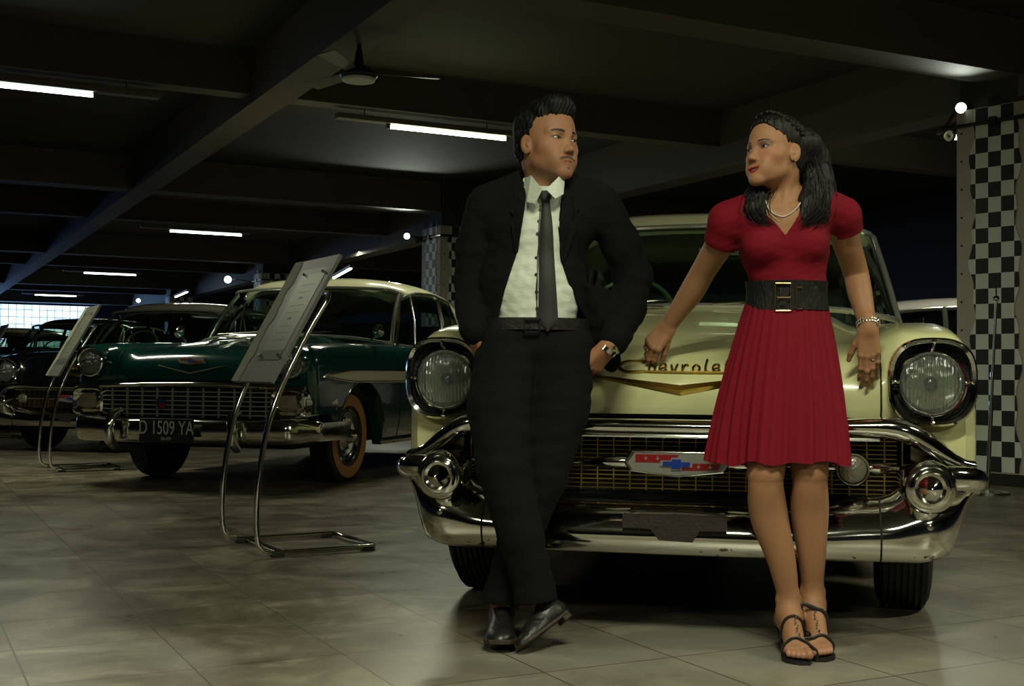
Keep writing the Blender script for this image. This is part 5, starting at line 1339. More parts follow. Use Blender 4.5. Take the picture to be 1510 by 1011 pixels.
    v2b, q2b = sd.mesh(np.array((G(1090, 900, 3.4)[0], 3.30, .0)), np.array((G(1235, 700, 3.7)[0]+.02, 3.80, G(0, 712, 3.35)[2]+.012)), .0026, smooth=2)
    v3, q3 = sd.mesh(W_R-np.array((.10, .10, .15)), W_R+np.array((.05, .09, .02)), .0017); v4, q4 = sd.mesh(W_L-np.array((.08, .08, .18)), W_L+np.array((.07, .08, .02)), .0017)
    def drop(v, q, boxes):
        c = v[q].mean(1); k = np.ones(len(q), bool)
        for lo, hi in boxes: k &= ~((c > lo).all(1) & (c < hi).all(1))
        return v, q[k]
    v2, q2 = drop(v2, q2, [(W_R-np.array((.094, .094, .144)), W_R+np.array((.044, .084, .014))), (W_L-np.array((.074, .074, .174)), W_L+np.array((.064, .074, .014)))])
    V, Q = join_np([(v1, q1), (v2, q2), (v2b, q2b), (v3, q3), (v4, q4)])
    c1 = head_tone(v1, T, Rn, hc, sc, base, True, .0042); cb = np.tile(np.array(base)*.97, (len(V)-len(v1), 1))
    rest = V[len(v1):]
    for t_, d_, n_ in tipR+tipL:     # nails
        q_ = rest-(t_+n_*.004+d_*.000); m = sst(.0062, .0048, np.sqrt((q_*q_).sum(1)))[:, None]*.7; cb = cb*(1-m)+np.array((.50, .26, .20))*m
    for A, ball, heel, toes, s in feet:
        for t_ in toes:
            q_ = rest-(t_+np.array((0, -.003, .007))); m = sst(.0065, .005, np.sqrt((q_*q_).sum(1)))[:, None]*.7; cb = cb*(1-m)+np.array((.46, .22, .17))*m
    np_obj('body', V, Q, ['skin'], root, O, np.concatenate([c1, cb]))
    eyes('eyes', T, Rn, sc, root, O, (R(-14), R(2)))
    mb = MB(); tc = T((0, -.0725, -.0690)); pts = []
    for i in range(10):
        a = (i-4.5)*.0042; p = T((a, -.0832+a*a*16, -.0683+a*a*6)); mb.sphere(tuple(p-O), .0036, None, 8, (.62, .62, 1.0))
    mb.build('teeth', 'teeth', root)
    # ---- hair
    sh = Sdf()
    def E(p, r, k=.012, op='u'): sh.ell(T(p), np.array(r)*sc, Rn, k, op)
    E((0, .022, .044), (.080, .099, .078), 0); E((0, .055, -.005), (.070, .068, .075), .02); E((0, -.010, .078), (.060, .060, .038), .03)
    carve_face(sh, hc, Rn, sc, .005, .010)
    E((.082, .012, -.022), (.030, .026, .040), .006, 's'); E((.065, -.005, -.060), (.05, .045, .045), .006, 's'); E((-.082, .0, -.03), (.03, .026, .04), .006, 's')
    # lengths falling over both shoulders
    sh.chain([T((.045, .085, .035)), G(1199, 236, 3.665), G(1209, 268, 3.655), G(1209, 296, 3.635), G(1202, 318, 3.605), G(1190, 330, 3.585)], [.050, .046, .043, .042, .036, .014], .02)
    sh.chain([T((.00, .095, .00)), G(1180, 262, 3.70), G(1185, 296, 3.69)], [.05, .05, .035], .02)
    sh.chain([G(1198, 262, 3.63), G(1190, 300, 3.60), G(1184, 322, 3.575)], [.020, .028, .016], .02)
    sh.chain([T((-.05, .06, -.03)), G(1128, 274, 3.66), G(1116, 292, 3.630), G(1113, 310, 3.600), G(1122, 325, 3.575)], [.040, .036, .034, .032, .012], .02)
    def hn(p):
        q = p-hc; return .0022*vnoise(q*np.array((1.6, 1.6, .18)), 190, 41)+.0016*vnoise(q*np.array((1, 1, .15)), 330, 42)
    sh.fn(hn, hc-.35, hc+.2, 0, 'd')
    vh, qh = sh.mesh(hc-np.array((.14, .15, .285)), hc+np.array((.18, .20, .14)), .0022, smooth=0); hair = np_obj('hair', vh, qh, ['hair_long'], root, O)
    mb = MB(); r_ = random.Random(9)
    for side in (0, 1):       # wisps along the lengths and at the curled ends
        key = [np.array(k) for k in ([T((.060, .06, .04)), G(1202, 240, 3.64), G(1211, 280, 3.62), G(1206, 315, 3.585), G(1186, 334, 3.56)] if side == 0 else [T((-.05, .05, -.04)), G(1124, 280, 3.63), G(1112, 300, 3.60), G(1114, 318, 3.575), G(1130, 330, 3.56)])]
        for i in range(90 if side == 0 else 50):
            o_ = np.array((r_.gauss(0, .017), r_.gauss(-.012, .012), r_.gauss(0, .008))); pts = []
            n_ = len(key)
            for j, k in enumerate(key): pts.append(k+o_*(1.0 if j else .4)+np.array((r_.gauss(0, .002), 0, 0)))
            c = crv([tuple(p-O) for p in pts], 12); st_ = r_.choice((0, 2, 4, 6)); c = c[st_:]
            mb.tube([tuple(p) for p in c], [.0014]*(len(c)-2)+[.0009, .0003], 4, caps=False)
    mb.build('hair_wisps', 'hair_long', hair, fix=False)
    mb = MB(); bc = crv([T((-.035, -.052, .100)), T((.012, -.048, .112)), T((.048, -.030, .098)), T((.070, .005, .072)), T((.074, .042, .046)), T((.060, .080, .030)), T((.030, .108, .022))], 27)
    for i, p in enumerate(bc):   # plait: alternating lobes
        d = bc[min(i+1, 26)]-bc[max(i-1, 0)]; d = d/np.linalg.norm(d); out = n3(p-hc); p = p+out*.0015; s_ = np.cross(d, out)*(.0075 if i % 2 else -.0075)
        a = p+s_-d*.007-out*.002-O; b = p-s_*.3+d*.007+out*.003-O; c_ = crv([tuple(a), tuple((a+b)/2+out*.003), tuple(b)], 9); mb.tube([tuple(x) for x in c_], [.002, .0045, .0066, .0078, .0082, .0078, .0066, .0045, .002], 12)
    mb.build('braid', 'hair_long', hair, fix=False)
    # ---- earring, necklace, ring, watch
    mb = MB(); p = T((.0755, .004, -.040))-O; mb.sphere(tuple(p), .0042, None, 10); mb.build('earring', 'strap_black', root)
    mb = MB(); nk = crv([G(1126, 284, 3.645), G(1127, 296, 3.61), G(1137, 312, 3.575), G(1155, 319, 3.565), G(1172, 309, 3.578), G(1182, 292, 3.605), G(1184, 276, 3.64)], 64)
    vb = np.concatenate([v1, v2])
    for i, p in enumerate(nk):
        near = vb[(abs(vb[:, 0]-p[0]) < .006) & (abs(vb[:, 2]-p[2]) < .006) & (vb[:, 1] < 3.68)]
        y = near[:, 1].min()-.0015 if len(near) else p[1]
        mb.sphere((p[0]-O[0], min(y, p[1]+.03)-O[1], p[2]-O[2]), .0026, None, 8)
    mb.build('necklace', 'pearl', root, fix=False)
    mb = MB(); p = TR((.0255*1.0*-(-1)*-1*.0+.0085, .098, -.004)); B = frame((-.62, -.05, -.78), (-.35, -.85, .25))
    f2 = TR((.0085, .100, -.006)); mb.lathe([(-.0018, .0088), (.0018, .0088)], f2-O, B[:, 1]*.8-B[:, 2]*.6, 16); mb.sphere(tuple(f2-O+B[:, 2]*.009), .003, None, 8); mb.build('ring', 'silver', root)
    mb = MB(); f2 = TL((-.0085*1.0, .100, -.003)); B = frame((.06, .02, -1), (-.10, -.95, .05)); mb.lathe([(-.0018, .0088), (.0018, .0088)], f2-O, B[:, 1], 16); mb.sphere(tuple(f2-O+B[:, 2]*.009), .003, None, 8); mb.build('ring', 'silver', root)
    wa = G(1279, 477, 3.712); wd = n3(W_L-wa); wt = empty('wristwatch', tuple(wa-O)); wt.parent = root
    X_, Y_ = frame(wd, (.3, -1, 0))[:, 0], frame(wd, (.3, -1, 0))[:, 2]
    mb = MB()
    for row in (-.0048, .0048):
        for i in range(22):
            a = 2*math.pi*i/22; p = wd*row + X_*(.0305*math.cos(a))+Y_*(.0300*math.sin(a)); mb.sphere(tuple(p), .0046, None, 8)
    mb.build('bracelet', 'silver', wt, fix=False)
    n_ = n3(Y_*.75-X_*.75) if (Y_*.75-X_*.75)[0] > 0 else n3(Y_*.75+X_*.75)
    mb = MB(); mb.lathe([(-.002, .014), (.004, .0145), (.006, .012)], n_*.031, n_, 24); mb.build('case', 'silver', wt); mb = MB(); mb.lathe([(.0055, .0122), (.0062, .0003)], n_*.031, n_, 24); mb.build('dial', 'watch_face', wt)
    # ---- dress bodice with short puffed sleeves
    ds = Sdf(); torso(ds, .006)
    ds.chain([G(1092, 315, 3.65), G(1074, 326, 3.665), G(1066, 352, 3.695)], [.050, .057, .056], .02); ds.chain([G(1226, 308, 3.65), G(1242, 318, 3.665), G(1248, 338, 3.69)], [.050, .053, .050], .02)
    ds.fn(lambda p: .0013*vnoise((p-hc)*np.array((.8, .8, 1.8)), 85, 51), G(1000, 500, 3.4)-.1, G(1300, 250, 4)+.1, 0, 'd')
    # sleeve hems: planes
    def plane_cut(c, n, xlim, sgn):
        n = n3(n); ds.fn(lambda p: np.maximum((p-c)@n, sgn*(xlim-p[..., 0])), c-.2, c+.2, .003, 's')
    plane_cut(G(1066, 366, 3.70), (.30, -.45, 1), G(1094, 350, 3.65)[0], -1); plane_cut(G(1248, 342, 3.70), (-.45, -.45, 1), G(1226, 350, 3.65)[0], 1)
    zc = G(1160, 452, 3.6)[2]; ds.fn(lambda p: p[..., 2]-zc, G(1000, 600, 3.3), G(1300, 445, 4.1), 0, 's')
    # neckline
    zv = np.array([G(0, y, 3.58)[2] for y in (338, 325, 300, 285, 260)]); xa = np.array([G(x, 300, 3.58)[0] for x in (1156, 1146, 1122, 1112, 1105)]); xb = np.array([G(x, 300, 3.58)[0] for x in (1157, 1166, 1182, 1190, 1196)])
    ds.fn(lambda p: np.maximum(np.maximum(np.interp(p[..., 2], zv, xa)-p[..., 0], p[..., 0]-np.interp(p[..., 2], zv, xb)), np.maximum(p[..., 1]-3.66, zv[0]-p[..., 2])), G(1090, 345, 3.4), G(1210, 255, 3.7)+.03, .003, 's')
    ds.cap(G(1152, 255, 3.63), G(1160, 294, 3.652), .060, .058, .004, 's'); 
    vd, qd = ds.mesh(G(1030, 460, 3.48)-.01, G(1285, 262, 3.85)+.01, .0034); dr = np_obj('dress', vd, qd, ['dress'], root, O)
    # skirt: pleated
    rows = []; NA = 360; ph = np.random.RandomState(4).rand(8)*6.28
    c0 = G(1159, 448, 3.652); c1_ = G(1149, 681, 3.585)
    for i in range(46):
        t = i/45; s_ = t**.85
        cx = c0[0]*(1-t)+c1_[0]*t; cy_ = c0[1]*(1-t)+c1_[1]*t; z = c0[2]*(1-t)+c1_[2]*t
        a_ = .122+(.203-.122)*(1-(1-t)**1.55) ; b_ = .082+(.135-.082)*t**.7
        row = []
        for j in range(NA):
            th = 2*math.pi*j/NA; am = .0015+.0058*t
            pl = math.sin(th*34+ph[0]+.6*math.sin(th*3))*.55+math.sin(th*21+ph[1])*.35+math.sin(th*9+ph[2]+t)*.5*t
            big = (math.sin(th*5+ph[3])*.010+math.sin(th*3+ph[4])*.008)*t*t
            if math.sin(th) < 0: big -= .016*math.exp(-((math.cos(th)-.06)/.13)**2)*t**1.3
            rr = 1+0*th; dx, dy = math.cos(th), math.sin(th); e_ = am*pl+big
            zz = z + (.006*math.sin(th*6+ph[5])+.004*math.sin(th*11+ph[6]))*t**4 + .010*t**3*math.exp(-((math.cos(th)-.15)/.3)**2)*(dy < 0)
            row.append((cx+(a_+e_)*dx-O[0], cy_+(b_+e_)*dy-O[1], zz))
        rows.append(row)
    mb = MB(); mb.grid(rows, cv=True); inner = [[(x*1-.0, y, z+.001) for x, y, z in rows[-1]], [(x*.97+.03*(c1_[0]-O[0]), y*.97+.03*(c1_[1]-O[1]), z+.012) for x, y, z in rows[-1]]]; mb.grid(inner, cv=True); mb.build('skirt', 'dress', dr, smooth=70)
    # ---- belt
    mb = MB(); bc0 = G(1160, 437, 3.650)-O; rings = []
    for h_, k_ in ((.043, 1.0), (.043, 1.035), (.020, 1.015), (0, 1.01), (-.020, 1.03), (-.043, 1.06), (-.043, 1.0)):
        rings.append([tuple(bc0+np.array(((.119*k_)*abs(math.cos(t))**.92*np.sign(math.cos(t)), .0865*k_*math.sin(t), h_))) for t in np.linspace(0, 2*math.pi, 81)[:-1]])
    mb.grid(rings, cv=True); be = mb.build('belt', 'belt', root)
    def frame_box(px0, px1, py0, py1, D0, D1, w_, name):
        mb = MB(); a, b, c, d = [G(px0, py0, D0)-O, G(px1, py0, D1)-O, G(px1, py1, D1)-O, G(px0, py1, D0)-O]
        for p, q in ((a, b), (b, c), (c, d), (d, a)): mb.tube([tuple(p), tuple(q)], w_, 8)
        return mb.build(name, 'gold', be, smooth=30)
    fb = frame_box(1143.5, 1166.5, 417.5, 458, 3.560, 3.552, .0026, 'buckle'); frame_box(1175, 1183, 423, 455, 3.553, 3.556, .0017, 'keeper')
    mb = MB(); mb.tube([tuple(G(1146, 438, 3.553)-O), tuple(G(1166, 438, 3.545)-O)], .0018, 6); mb.build('buckle_pin', 'gold', be)
    mb = MB(); pts = [G(1150, 424, 3.557), G(1206, 422, 3.572), G(1210, 437, 3.574), G(1206, 453, 3.574), G(1150, 451, 3.557)]; n = 5
    mb.add([tuple(p-O) for p in pts]+[tuple(p-O+np.array((0, .004, 0))) for p in pts], [tuple(range(n)), tuple(range(n, 2*n))[::-1]]+[(i, (i+1) % n, n+(i+1) % n, n+i) for i in range(n)]); mb.build('belt_tongue', 'leather_black', be, smooth=0)
    # ---- sandals
    for A, ball, heel, toes, s in feet:
        r = empty('sandal', tuple(np.array((ball[0], ball[1], 0))-O)); r.parent = root; C0 = np.array((ball[0], ball[1], 0))
        L_ = lambda p: tuple(np.array(p)-C0)
        mid = (ball+heel)/2
        # sole: outline of stations from toe to heel (centre, half width, height of its top)
        st_ = [((toes[0][0]+toes[2][0])/2, min(t[1] for t in toes)-.014, .014, .010), (ball[0]+s*.002, ball[1]-.038, .034, .011), (ball[0], ball[1]-.015, .041, .013), (ball[0], ball[1]+.005, .040, .017), (mid[0]*.5+ball[0]*.5, ball[1]*.6+mid[1]*.4, .034, .028), (mid[0], mid[1], .029, .046), (heel[0], heel[1]-.01, .028, .062), (heel[0], heel[1]+.015, .025, .066), (heel[0], heel[1]+.028, .010, .067)]
        c = crv(st_, 24); up_ = []
        mb = MB(); rings = []
        for x, y, w_, h_ in c:
            rings.append([L_((x-w_, y, h_)), L_((x+w_, y, h_)), L_((x+w_, y, h_-.010)), L_((x-w_, y, h_-.010))])
        mb.grid(rings, cv=True); mb.add([rings[0][k] for k in range(4)], [(0, 1, 2, 3)]); mb.add([rings[-1][k] for k in range(4)], [(0, 1, 2, 3)])
        mb.build('sole', 'strap_black', r, smooth=50)
        mb = MB(); mb.tube([L_((heel[0], heel[1]+.008, .060)), L_((heel[0], heel[1]+.012, .03)), L_((heel[0], heel[1]+.014, 0.001))], [.020, .010, .007], 12); mb.build('heel', 'strap_black', r)
        fv = v2b[(np.linalg.norm(v2b[:, :2]-ball[:2], axis=1) < .20) & (v2b[:, 2] < .16)]
        fv = fv[(fv[:, 0]-A[0])*s*0 == 0]
        own = fv[abs(fv[:, 0]-(ball[0]*.6+A[0]*.4)) < .052]
        def strap(y0, z0, w_, name, tilt=0, r0=.038):
            pts = []
            for k in range(17):
                a = math.pi*(k/16); dr = np.array((-math.cos(a), math.sin(a))); yy = y0+tilt*math.cos(a)*s
                q = own[abs(own[:, 1]-yy) < .005][:, [0, 2]]-np.array((ball[0]*.6+A[0]*.4 if z0 > .03 else ball[0], z0)); al = q@dr; pe = abs(q@np.array((dr[1], -dr[0])))
                m_ = al[(pe < .005) & (al > 0)]; rad = (m_.max() if len(m_) else r0)+w_*.25
                pts.append((( ball[0]*.6+A[0]*.4 if z0 > .03 else ball[0])-rad*math.cos(a), yy, z0+rad*math.sin(a)))
            pts = [pts[0]]+[tuple((np.array(pts[k-1])+np.array(pts[k])*2+np.array(pts[k+1]))/4) for k in range(1, 16)]+[pts[16]]
            mb = MB(); mb.tube([L_(p) for p in pts], w_, 8, flat=(.45, 1)); mb.build(name, 'strap_black', r)
        strap(ball[1]-.012, .012, .0046, 'toe_strap', .006)
        y1 = A[1]*.42+ball[1]*.58; strap(y1, .050, .0066, 'instep_strap')
        mb = MB()
        for k in range(9):
            t = k/8; x_ = ball[0]*.8+A[0]*.2+s*.006+.003*math.sin(k*1.9); y_ = y1*(1-t)+(ball[1]-.012)*t; q = own[(abs(own[:, 0]-x_) < .005) & (abs(own[:, 1]-y_) < .005)]
            mb.sphere(L_((x_, y_, (q[:, 2].max() if len(q) else .06)+.003)), .0036 if k % 2 else .0026, None, 8)
        mb.build('chain', 'silver', r, fix=False)
    return root
woman = build_woman()
# ================================================================ the green car and the others
def car56(name, loc, yaw, paint, roofmat):
    root = empty(name, (loc[0], loc[1], 0), -R(yaw)); sp = Shape(); sp.swmat = 'black_plastic'
    sp.xcr = .82; sp.center = [(.30, .700), (.235, .705), (.205, .73), (.198, .78), (.215, .85), (.27, .91), (.40, .955), (.70, 1.00), (1.05, 1.045), (1.30, 1.07), (1.45, 1.085)]
    sp.fender = [(.30, .66), (.235, .68), (.215, .72), (.21, .79), (.215, .87), (.225, .93), (.28, .975), (.50, 1.01), (.95, 1.03), (1.30, 1.035), (1.45, 1.035)]
    sp.w0, sp.w1, sp.bow, sp.hoodx = .48, .66, .0, .585
    def bump(x, t):
        k = float(sst(.15, .5, t)); return k*(.022*float(sst(.50, .36, x)) - .014*math.exp(-((x-.57)/.06)**2)) - .01*k
    sp.bump = bump; sp.y0 = .21; sp.icrest = 13
    sp.beltY = [1.5, 2.0, 3.0, 3.8, 4.5, 4.9, 5.1]; sp.beltZ = [1.035, 1.02, 1.0, 1.0, 1.01, .98, .9]
    sp.width = [.90, .92, .935, .935, .94, .92, .88]; sp.zs = .80; sp.beltx = .87; sp.wy = 1.0; sp.trunk = 4.2; sp.rooftop = 1.60
    body(sp, root, paint); greenhouse(sp, root, roofmat, post='chrome')
    for x, y, s, st in ((.745, 1.0, 1, 0), (-.745, 1.0, -1, 0), (.745, 3.92, 1, 0), (-.745, 3.92, -1, 0)): wheel(root, x, y, s, st, ww=True)
    for sx in (1, -1):
        b = empty('headlight_bezel', (sx*.775, 0, .862)); b.parent = root; n = 44; rings = []
        for r_, y_ in ((.128, .62), (.126, .40), (.122, .26), (.116, .175), (.108, .150)):
            rings.append([(r_*math.cos(2*math.pi*k/n), y_-.035*max(0, math.sin(2*math.pi*k/n))*(y_ < .3)+(.10 if y_ > .6 else 0), r_*1.02*math.sin(2*math.pi*k/n)+(.0 if y_ < .3 else .01)) for k in range(n)])
        mb = MB(); mb.grid(rings, cv=True); mb.build('hood_shell', paint, b)
        headlamp(b, 0, 0, .165, .089, ring=.016)
        # rectangular parking lamp in a chrome housing at the end of the grille
        p = empty('parking_lamp', (sx*.775, .155, .590)); p.parent = root
        mb = MB(); mb.grid([se_ring(0, 0, .125, .098, .10, 32, 5), se_ring(0, 0, .125, .098, -.02, 32, 5), se_ring(0, 0, .112, .085, -.03, 32, 5), se_ring(0, 0, .085, .060, -.01, 32, 4), se_ring(0, 0, .080, .054, -.03, 32, 4), se_ring(0, 0, .070, .046, -.02, 32, 4)], cv=True); mb.build('housing', 'chrome', p)
        mb = MB(); rr = [se_ring(0, 0, .070*k, .046*k, -.02-.012*(1-k*k), 32, 4) for k in (1, .7, .35, .01)]; mb.grid(rr, cv=True); mb.build('lens', 'amber_lens', p)
        # side wrap of the grille surround
        mb = MB(); mb.grid([[(sx*(.885+.045*t), .16+.40*t, .690-.03*t), (sx*(.905+.04*t), .16+.40*t, .60-.01*t), (sx*(.895+.04*t), .16+.40*t, .50+.03*t)] for t in np.linspace(0, 1, 8)]); mb.build('side_chrome', 'chrome', root)
    mb = MB(); mb.tube([(x, .150+.03*abs(x)**3, .700+.012*math.cos(x*3)) for x in np.linspace(-.89, .89, 25)], .016, 10, flat=(1.2, 1)); mb.build('upper_grille_bar', 'chrome', root)
    mb = MB(); mb.grid([[(x, .30, .47), (x, .30, .70)] for x in np.linspace(-.7, .7, 4)]); mb.grid([[(x, .16, .47), (x, .3, .47)] for x in np.linspace(-.7, .7, 4)]); mb.build('grille_back', 'black_void', root, smooth=0)
    mb = MB()
    for z in (.505, .536, .567, .598, .629, .660): mb.box((0, .175, z), (1.34, .018, .0075))
    for x in np.linspace(-.60, .60, 11): mb.box((x+.0, .175, .585), (.0075, .018, .20))
    mb.build('grille_mesh', 'grille_silver', root, smooth=0)
    # bumper
    rows = []
    for x in np.linspace(-.95, .95, 45):
        a = abs(x); y0 = .02+.05*float(sst(.3, .8, a))+.17*float(sst(.78, .95, a))**1.5; zt = .475+.015*float(sst(.5, .8, a))-.03*float(sst(.86, .95, a)); zb = .315+.02*float(sst(.8, .95, a))
        rows.append([(x, y0+.12, zt), (x, y0+.03, zt), (x, y0+.008, zt-.025), (x, y0, (zt+zb)/2+.01), (x, y0+.004, zb+.05), (x, y0+.02, zb+.012), (x, y0+.05, zb), (x, y0+.12, zb)])
    mb = MB(); mb.grid(rows)
    for sx in (1, -1):
        e = rows[-1] if sx > 0 else rows[0]; mb.grid([[(p[0]+sx*.012*math.sin(t*1.57), p[1]+.5*t, p[2]) for p in e] for t in np.linspace(0, 1, 8)])
    mb.build('bumper', 'bumper_chrome', root, smooth=60)
    for sx in (1, -1):
        mb = MB(); mb.tube([(sx*.47, .03, .285), (sx*.47, -.035, .33), (sx*.47, -.05, .42), (sx*.46, -.03, .50), (sx*.455, .06, .53)], [.030, .036, .036, .034, .026], 14, flat=(1, 1)); mb.build('bumper_guard', 'chrome', root)
    # number plate
    pl = empty('number_plate', (-.04, -.02, .405)); pl.parent = root
    mb = MB(); mb.box((0, 0, 0), (.42, .008, .155)); bevel(mb.build('plate', 'plate_black', pl, smooth=0), .004)
    t = textobj('plate_number', 'D 1509 YA', .132, pl, 'plate_text', .001, .70); t.rotation_euler = (R(90), 0, 0); t.location = (0, -.006, .012)
    t = textobj('plate_date', '06·09', .034, pl, 'plate_text', .001, 1.0); t.rotation_euler = (R(90), 0, 0); t.location = (0, -.006, -.058)
    # small shield badge in the grille
    mb = MB(); xf = lambda a, b, c: (a, c, b)
    mb.prism([(-.035, .035), (.035, .035), (.032, -.02), (0, -.042), (-.032, -.02)], 0, .01, xf=xf); o = mb.build('grille_badge', 'badge_dark', root, smooth=0); o.location = (-.20, .155, .575)
    mb = MB(); mb.prism([(0, .0), (.033, .0), (.031, -.02), (0, -.038), (-.015, -.03), (-.015, .0)], -.003, .0, xf=xf); mb.build('red_patch', 'emblem_red', o, smooth=0)
    # hood emblem and V
    emblem(root, (0, surf_z(sp, 0, .868)-.012, .868), .20, .044, R(-25))
    mb = MB()
    for sx in (1, -1):
        mb.tube([(sx*x, surf_z(sp, x, .79+x*.20)-.004, .79+x*.20) for x in np.linspace(0, .26, 12)], [.008*(1-.6*k/11) for k in range(12)], 8)
    mb.build('hood_v', 'chrome', root)
    mb = MB(); mb.tube([(0, .38, .985), (0, .55, 1.03), (0, .80, 1.04), (0, 1.0, 1.045)], [.004, .018, .014, .004], 10); mb.build('hood_ornament', 'chrome', root)
    # two-tone spear along the side
    for sx in (1, -1):
        ys_ = np.linspace(.42, 4.6, 34); up_ = []; dn = []
        for y in ys_:
            h_ = .034*float(sst(.38, .9, y))**.7+.006; w_ = sp.W(y)+.013; up_.append((sx*w_, y, .775+h_)); dn.append((sx*w_, y, .775-h_))
        mb = MB(); mb.tube([(sx*(sp.W(.38)+.008), .36, .775)]+up_, .008, 8); mb.tube([(sx*(sp.W(.38)+.008), .36, .775)]+dn, .008, 8); mb.build('side_trim', 'chrome', root)
        mb = MB(); mb.grid([[a, ((a[0]+b[0])/2+sx*.002, a[1], (a[2]+b[2])/2), b] for a, b in zip(up_, dn)]); mb.build('side_spear', 'roof_cream', root)
        mb = MB(); mb.tube([(sx*(sp.W(y)-.02), y, .285) for y in np.linspace(1.35, 3.4, 10)], .012, 8); mb.build('rocker_trim', 'dull_chrome', root)
        mb = MB(); pts = [(sx*(sp.W(1.0+.415*math.cos(a))+.004), 1.0+.415*math.cos(a), .33+.415*math.sin(a)) for a in np.linspace(0.05, math.pi-.05, 24)]; mb.tube(pts, .007, 8); mb.build('arch_trim', paint, root)
        mb = MB(); a = (sx*.80, 1.42, 1.04); mb.tube([a, (sx*.86, 1.44, 1.09)], .008, 6); mb.lathe([(0, .045), (.012, .05), (.03, .04), (.05, .01)], (sx*.87, 1.44, 1.12), (0, -1, 0), 20); mb.build('door_mirror', 'chrome', root)
    return root
green = car56('vintage_car', (-2.27, 8.21), 17, 'green_paint', 'roof_cream')
tag(green, 'dark green vintage car with cream roof, whitewall tires and plate D 1509 YA', 'car', 'parked vintage cars')
b1, _ = car57('vintage_car', (-4.29, 11.75), 12, 'black_paint', 'grey_paint', '')
tag(b1, 'black vintage car with grey-white roof just left of the green one', 'car', 'parked vintage cars')
b2, _ = car57('vintage_car', (-6.95, 16.2), 12, 'black_paint', 'black_paint', '', script=False)
tag(b2, 'all-black vintage car farther back, its roof in front of the glass-block window', 'car', 'parked vintage cars')
b3, _ = car57('vintage_car', (-9.9, 20.4), 12, 'black_paint', 'roof_cream', '', script=False)
tag(b3, 'farthest vintage car at the left edge, only its cream roof showing', 'car', 'parked vintage cars')
b4, _ = car57('vintage_car', (7.2, 11.7), -78, 'white_paint', 'white_paint', '', script=False)
tag(b4, 'pale pinkish-white car in the dark behind the cream car and the right column', 'car', 'parked vintage cars')

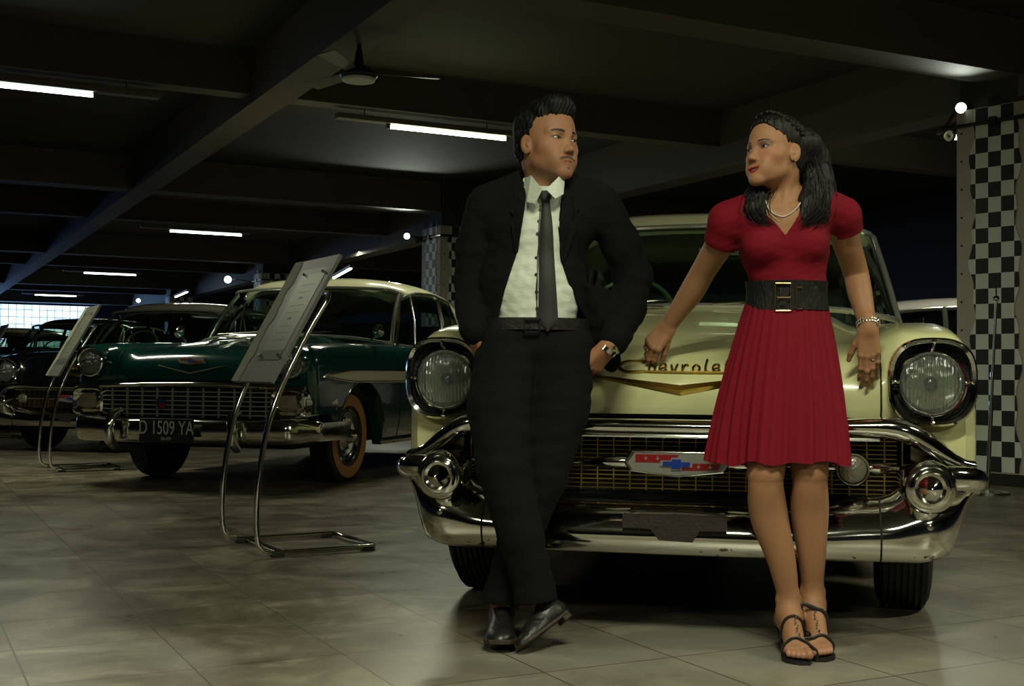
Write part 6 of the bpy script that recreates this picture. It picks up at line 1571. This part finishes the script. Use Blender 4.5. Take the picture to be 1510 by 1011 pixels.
# ================================================================ information boards on chrome stands
mat('board_grey', (0.13, 0.122, 0.108), 0.55, noise=(60, .12)); mat('torn_strip', (0.30, 0.295, 0.21), 0.7, bump=(80, .6), noise=(90, .3))
mat('paper', (0.20, 0.20, 0.155), 0.5); mat('paper_dark', (0.10, 0.095, 0.085), 0.6); glassmat('sheet_clear', (0.94, 0.95, 0.93), .0, .35, .05); mat('ink', (0.07, 0.07, 0.06), 0.7)
def info_stand(loc):
    """local x = across (from the near leg to the far leg), y = depth (the way the stand leans), z up"""
    ang = math.atan2(.50, .866)-math.pi/2
    r = empty('information_board', (loc[0], loc[1], 0), ang)      # local +y -> (.77,.64); local -x -> (-.64,.77)...
    W_ = -.50
    prof = [(.45, .016), (.06, .016), (-.02, .018), (-.075, .04), (-.092, .10), (-.095, .20), (-.085, .36), (-.045, .58), (.03, .78), (.12, .96), (.22, 1.13)]
    mb = MB(); c = crv(prof, 44)
    left = [(0, a, b) for a, b in c]; right = [(W_, a, b) for a, b in c]
    topc = [(0+W_*t, .235+.01*math.sin(math.pi*t), 1.15+.012*math.sin(math.pi*t)**.5) for t in (.06, .15, .5, .85, .94)]
    path = left+topc+right[::-1]
    mb.tube(path, .0125, 12); mb.tube([(0, .45, .016), (.0+W_*.05, .465, .016), (W_*.95, .465, .016), (W_, .45, .016)], .0125, 12)
    mb.tube([(0, .02, .018), (W_, .02, .018)], .010, 10)
    mb.build('frame', 'chrome', r)
    for x in (0, W_):
        for y in (.0, .42):
            mb = MB(); mb.box((x, y, .010), (.034, .055, .020)); bevel(mb.build('foot', 'rubber', r, smooth=0), .004)
    # board : plane through (y,z) (-.02,.765) .. (.29,1.33)
    p0, p1 = np.array((-.045, .755)), np.array((.265, 1.325)); L_ = np.linalg.norm(p1-p0); d = (p1-p0)/L_; nrm = np.array((-d[1], d[0]))
    x0, x1 = .03, W_-.03
    def F(a, b, h=0):    # a across 0..1 from the near edge, b up in metres, h out of the face
        q = p0+d*b+nrm*h; return (x0+(x1-x0)*a, q[0], q[1])
    def slab(poly, h0, h1, m, name, par=r):
        mb = MB(); n = len(poly); vs = [F(a, b, h0) for a, b in poly]+[F(a, b, h1) for a, b in poly]
        mb.add(vs, [tuple(range(n))[::-1], tuple(range(n, 2*n))]+[(i, (i+1) % n, n+(i+1) % n, n+i) for i in range(n)]); return mb.build(name, m, par, smooth=0)
    bd = slab([(0, 0), (1, 0), (1, L_), (0, L_)], -.012, .004, 'board_grey', 'board')
    wav = lambda b: .80+.025*math.sin(b*31)+.014*math.sin(b*67+1)
    bs = np.linspace(0, L_, 30)
    slab([(wav(b)-.012, b) for b in bs]+[(1.0, L_), (1.0, 0)], .004, .0055, 'paper_dark', 'torn_edge', bd)
    slab([(wav(b)+.01, b) for b in bs]+[(1.0, L_), (1.0, 0)], .0055, .0075, 'torn_strip', 'torn_strip', bd)
    sh = slab([(.10, .14), (.62, .14), (.62, .56), (.10, .56)], .0045, .0055, 'paper', 'sheet', bd)
    slab([(.10, .11), (.62, .11), (.62, .16), (.10, .16)], .0056, .0062, 'paper_dark', 'footer', sh)
    mb = MB(); rnd = random.Random(4)
    for k in range(9):
        b = .50-k*.036
        if k in (2, 5): a0, a1, hh = .32, .42, .010
        else: a0, a1, hh = .20+rnd.random()*.05, .50+rnd.random()*.06, .0025
        mb.add([F(a0, b, .0058), F(a1, b, .0058), F(a1, b+hh, .0058), F(a0, b+hh, .0058)], [(0, 1, 2, 3)])
    mb.build('print', 'ink', sh, smooth=0, fix=False)
    cv = slab([(.07, .10), (.65, .10), (.65, .585), (.07, .585)], .011, .013, 'sheet_clear', 'clear_cover', bd)
    for a, b in ((.13, .56), (.56, .56), (.13, .13), (.56, .13)):
        q = F(a, b, .004); n_ = (0, nrm[0], nrm[1]); mb = MB(); mb.lathe([(0, .006), (.014, .006), (.015, .004), (.016, .0005)], q, n_, 12); mb.build('spacer_screw', 'dull_chrome', bd)
    return r
st0 = info_stand((-1.01, 5.31))
tag(st0, 'nearest tilted information board on a bent chrome stand, in front of the green car', 'sign stand', 'tilted information boards')
for (x, y), lb in (((-3.53, 9.62), 'second tilted information board, left of the green car\'s headlight'), ((-6.05, 13.95), 'small farthest tilted information board in front of the all-black car')):
    c = copy_tree(st0); c.location = (x, y, 0); tag(c, lb)
# chrome pole beside the right column
pp = P(1456, 714, 8.45); pr = empty('barrier_pole', (pp.x, pp.y, 0))
mb = MB(); tp = P(1469, 440, 8.45)-Vector((pp.x, pp.y, 0)); q0 = Vector((0, 0, .02))
mb.tube([q0, q0.lerp(tp, .45)], .014, 12); mb.tube([q0.lerp(tp, .45), tp], .010, 12); mb.build('pole', 'dull_chrome', pr)
for t in (.45, .60): mb = MB(); mb.tube([q0.lerp(tp, t-.01), q0.lerp(tp, t+.015)], .018, 12); mb.build('collar', 'chrome', pr)
mb = MB(); mb.sphere(tuple(tp), .022, None, 14); mb.tube([tp, tp+Vector((0, 0, .11))], .005, 6); mb.build('finial', 'chrome', pr)
mb = MB(); mb.lathe([(0, .001), (0, .15), (.015, .15), (.03, .05), (.04, .02)], (0, 0, 0), (0, 0, 1), 28); mb.build('base', 'dull_chrome', pr)
tag(pr, 'thin chrome pole standing in front of the right-edge checkered column', 'pole')
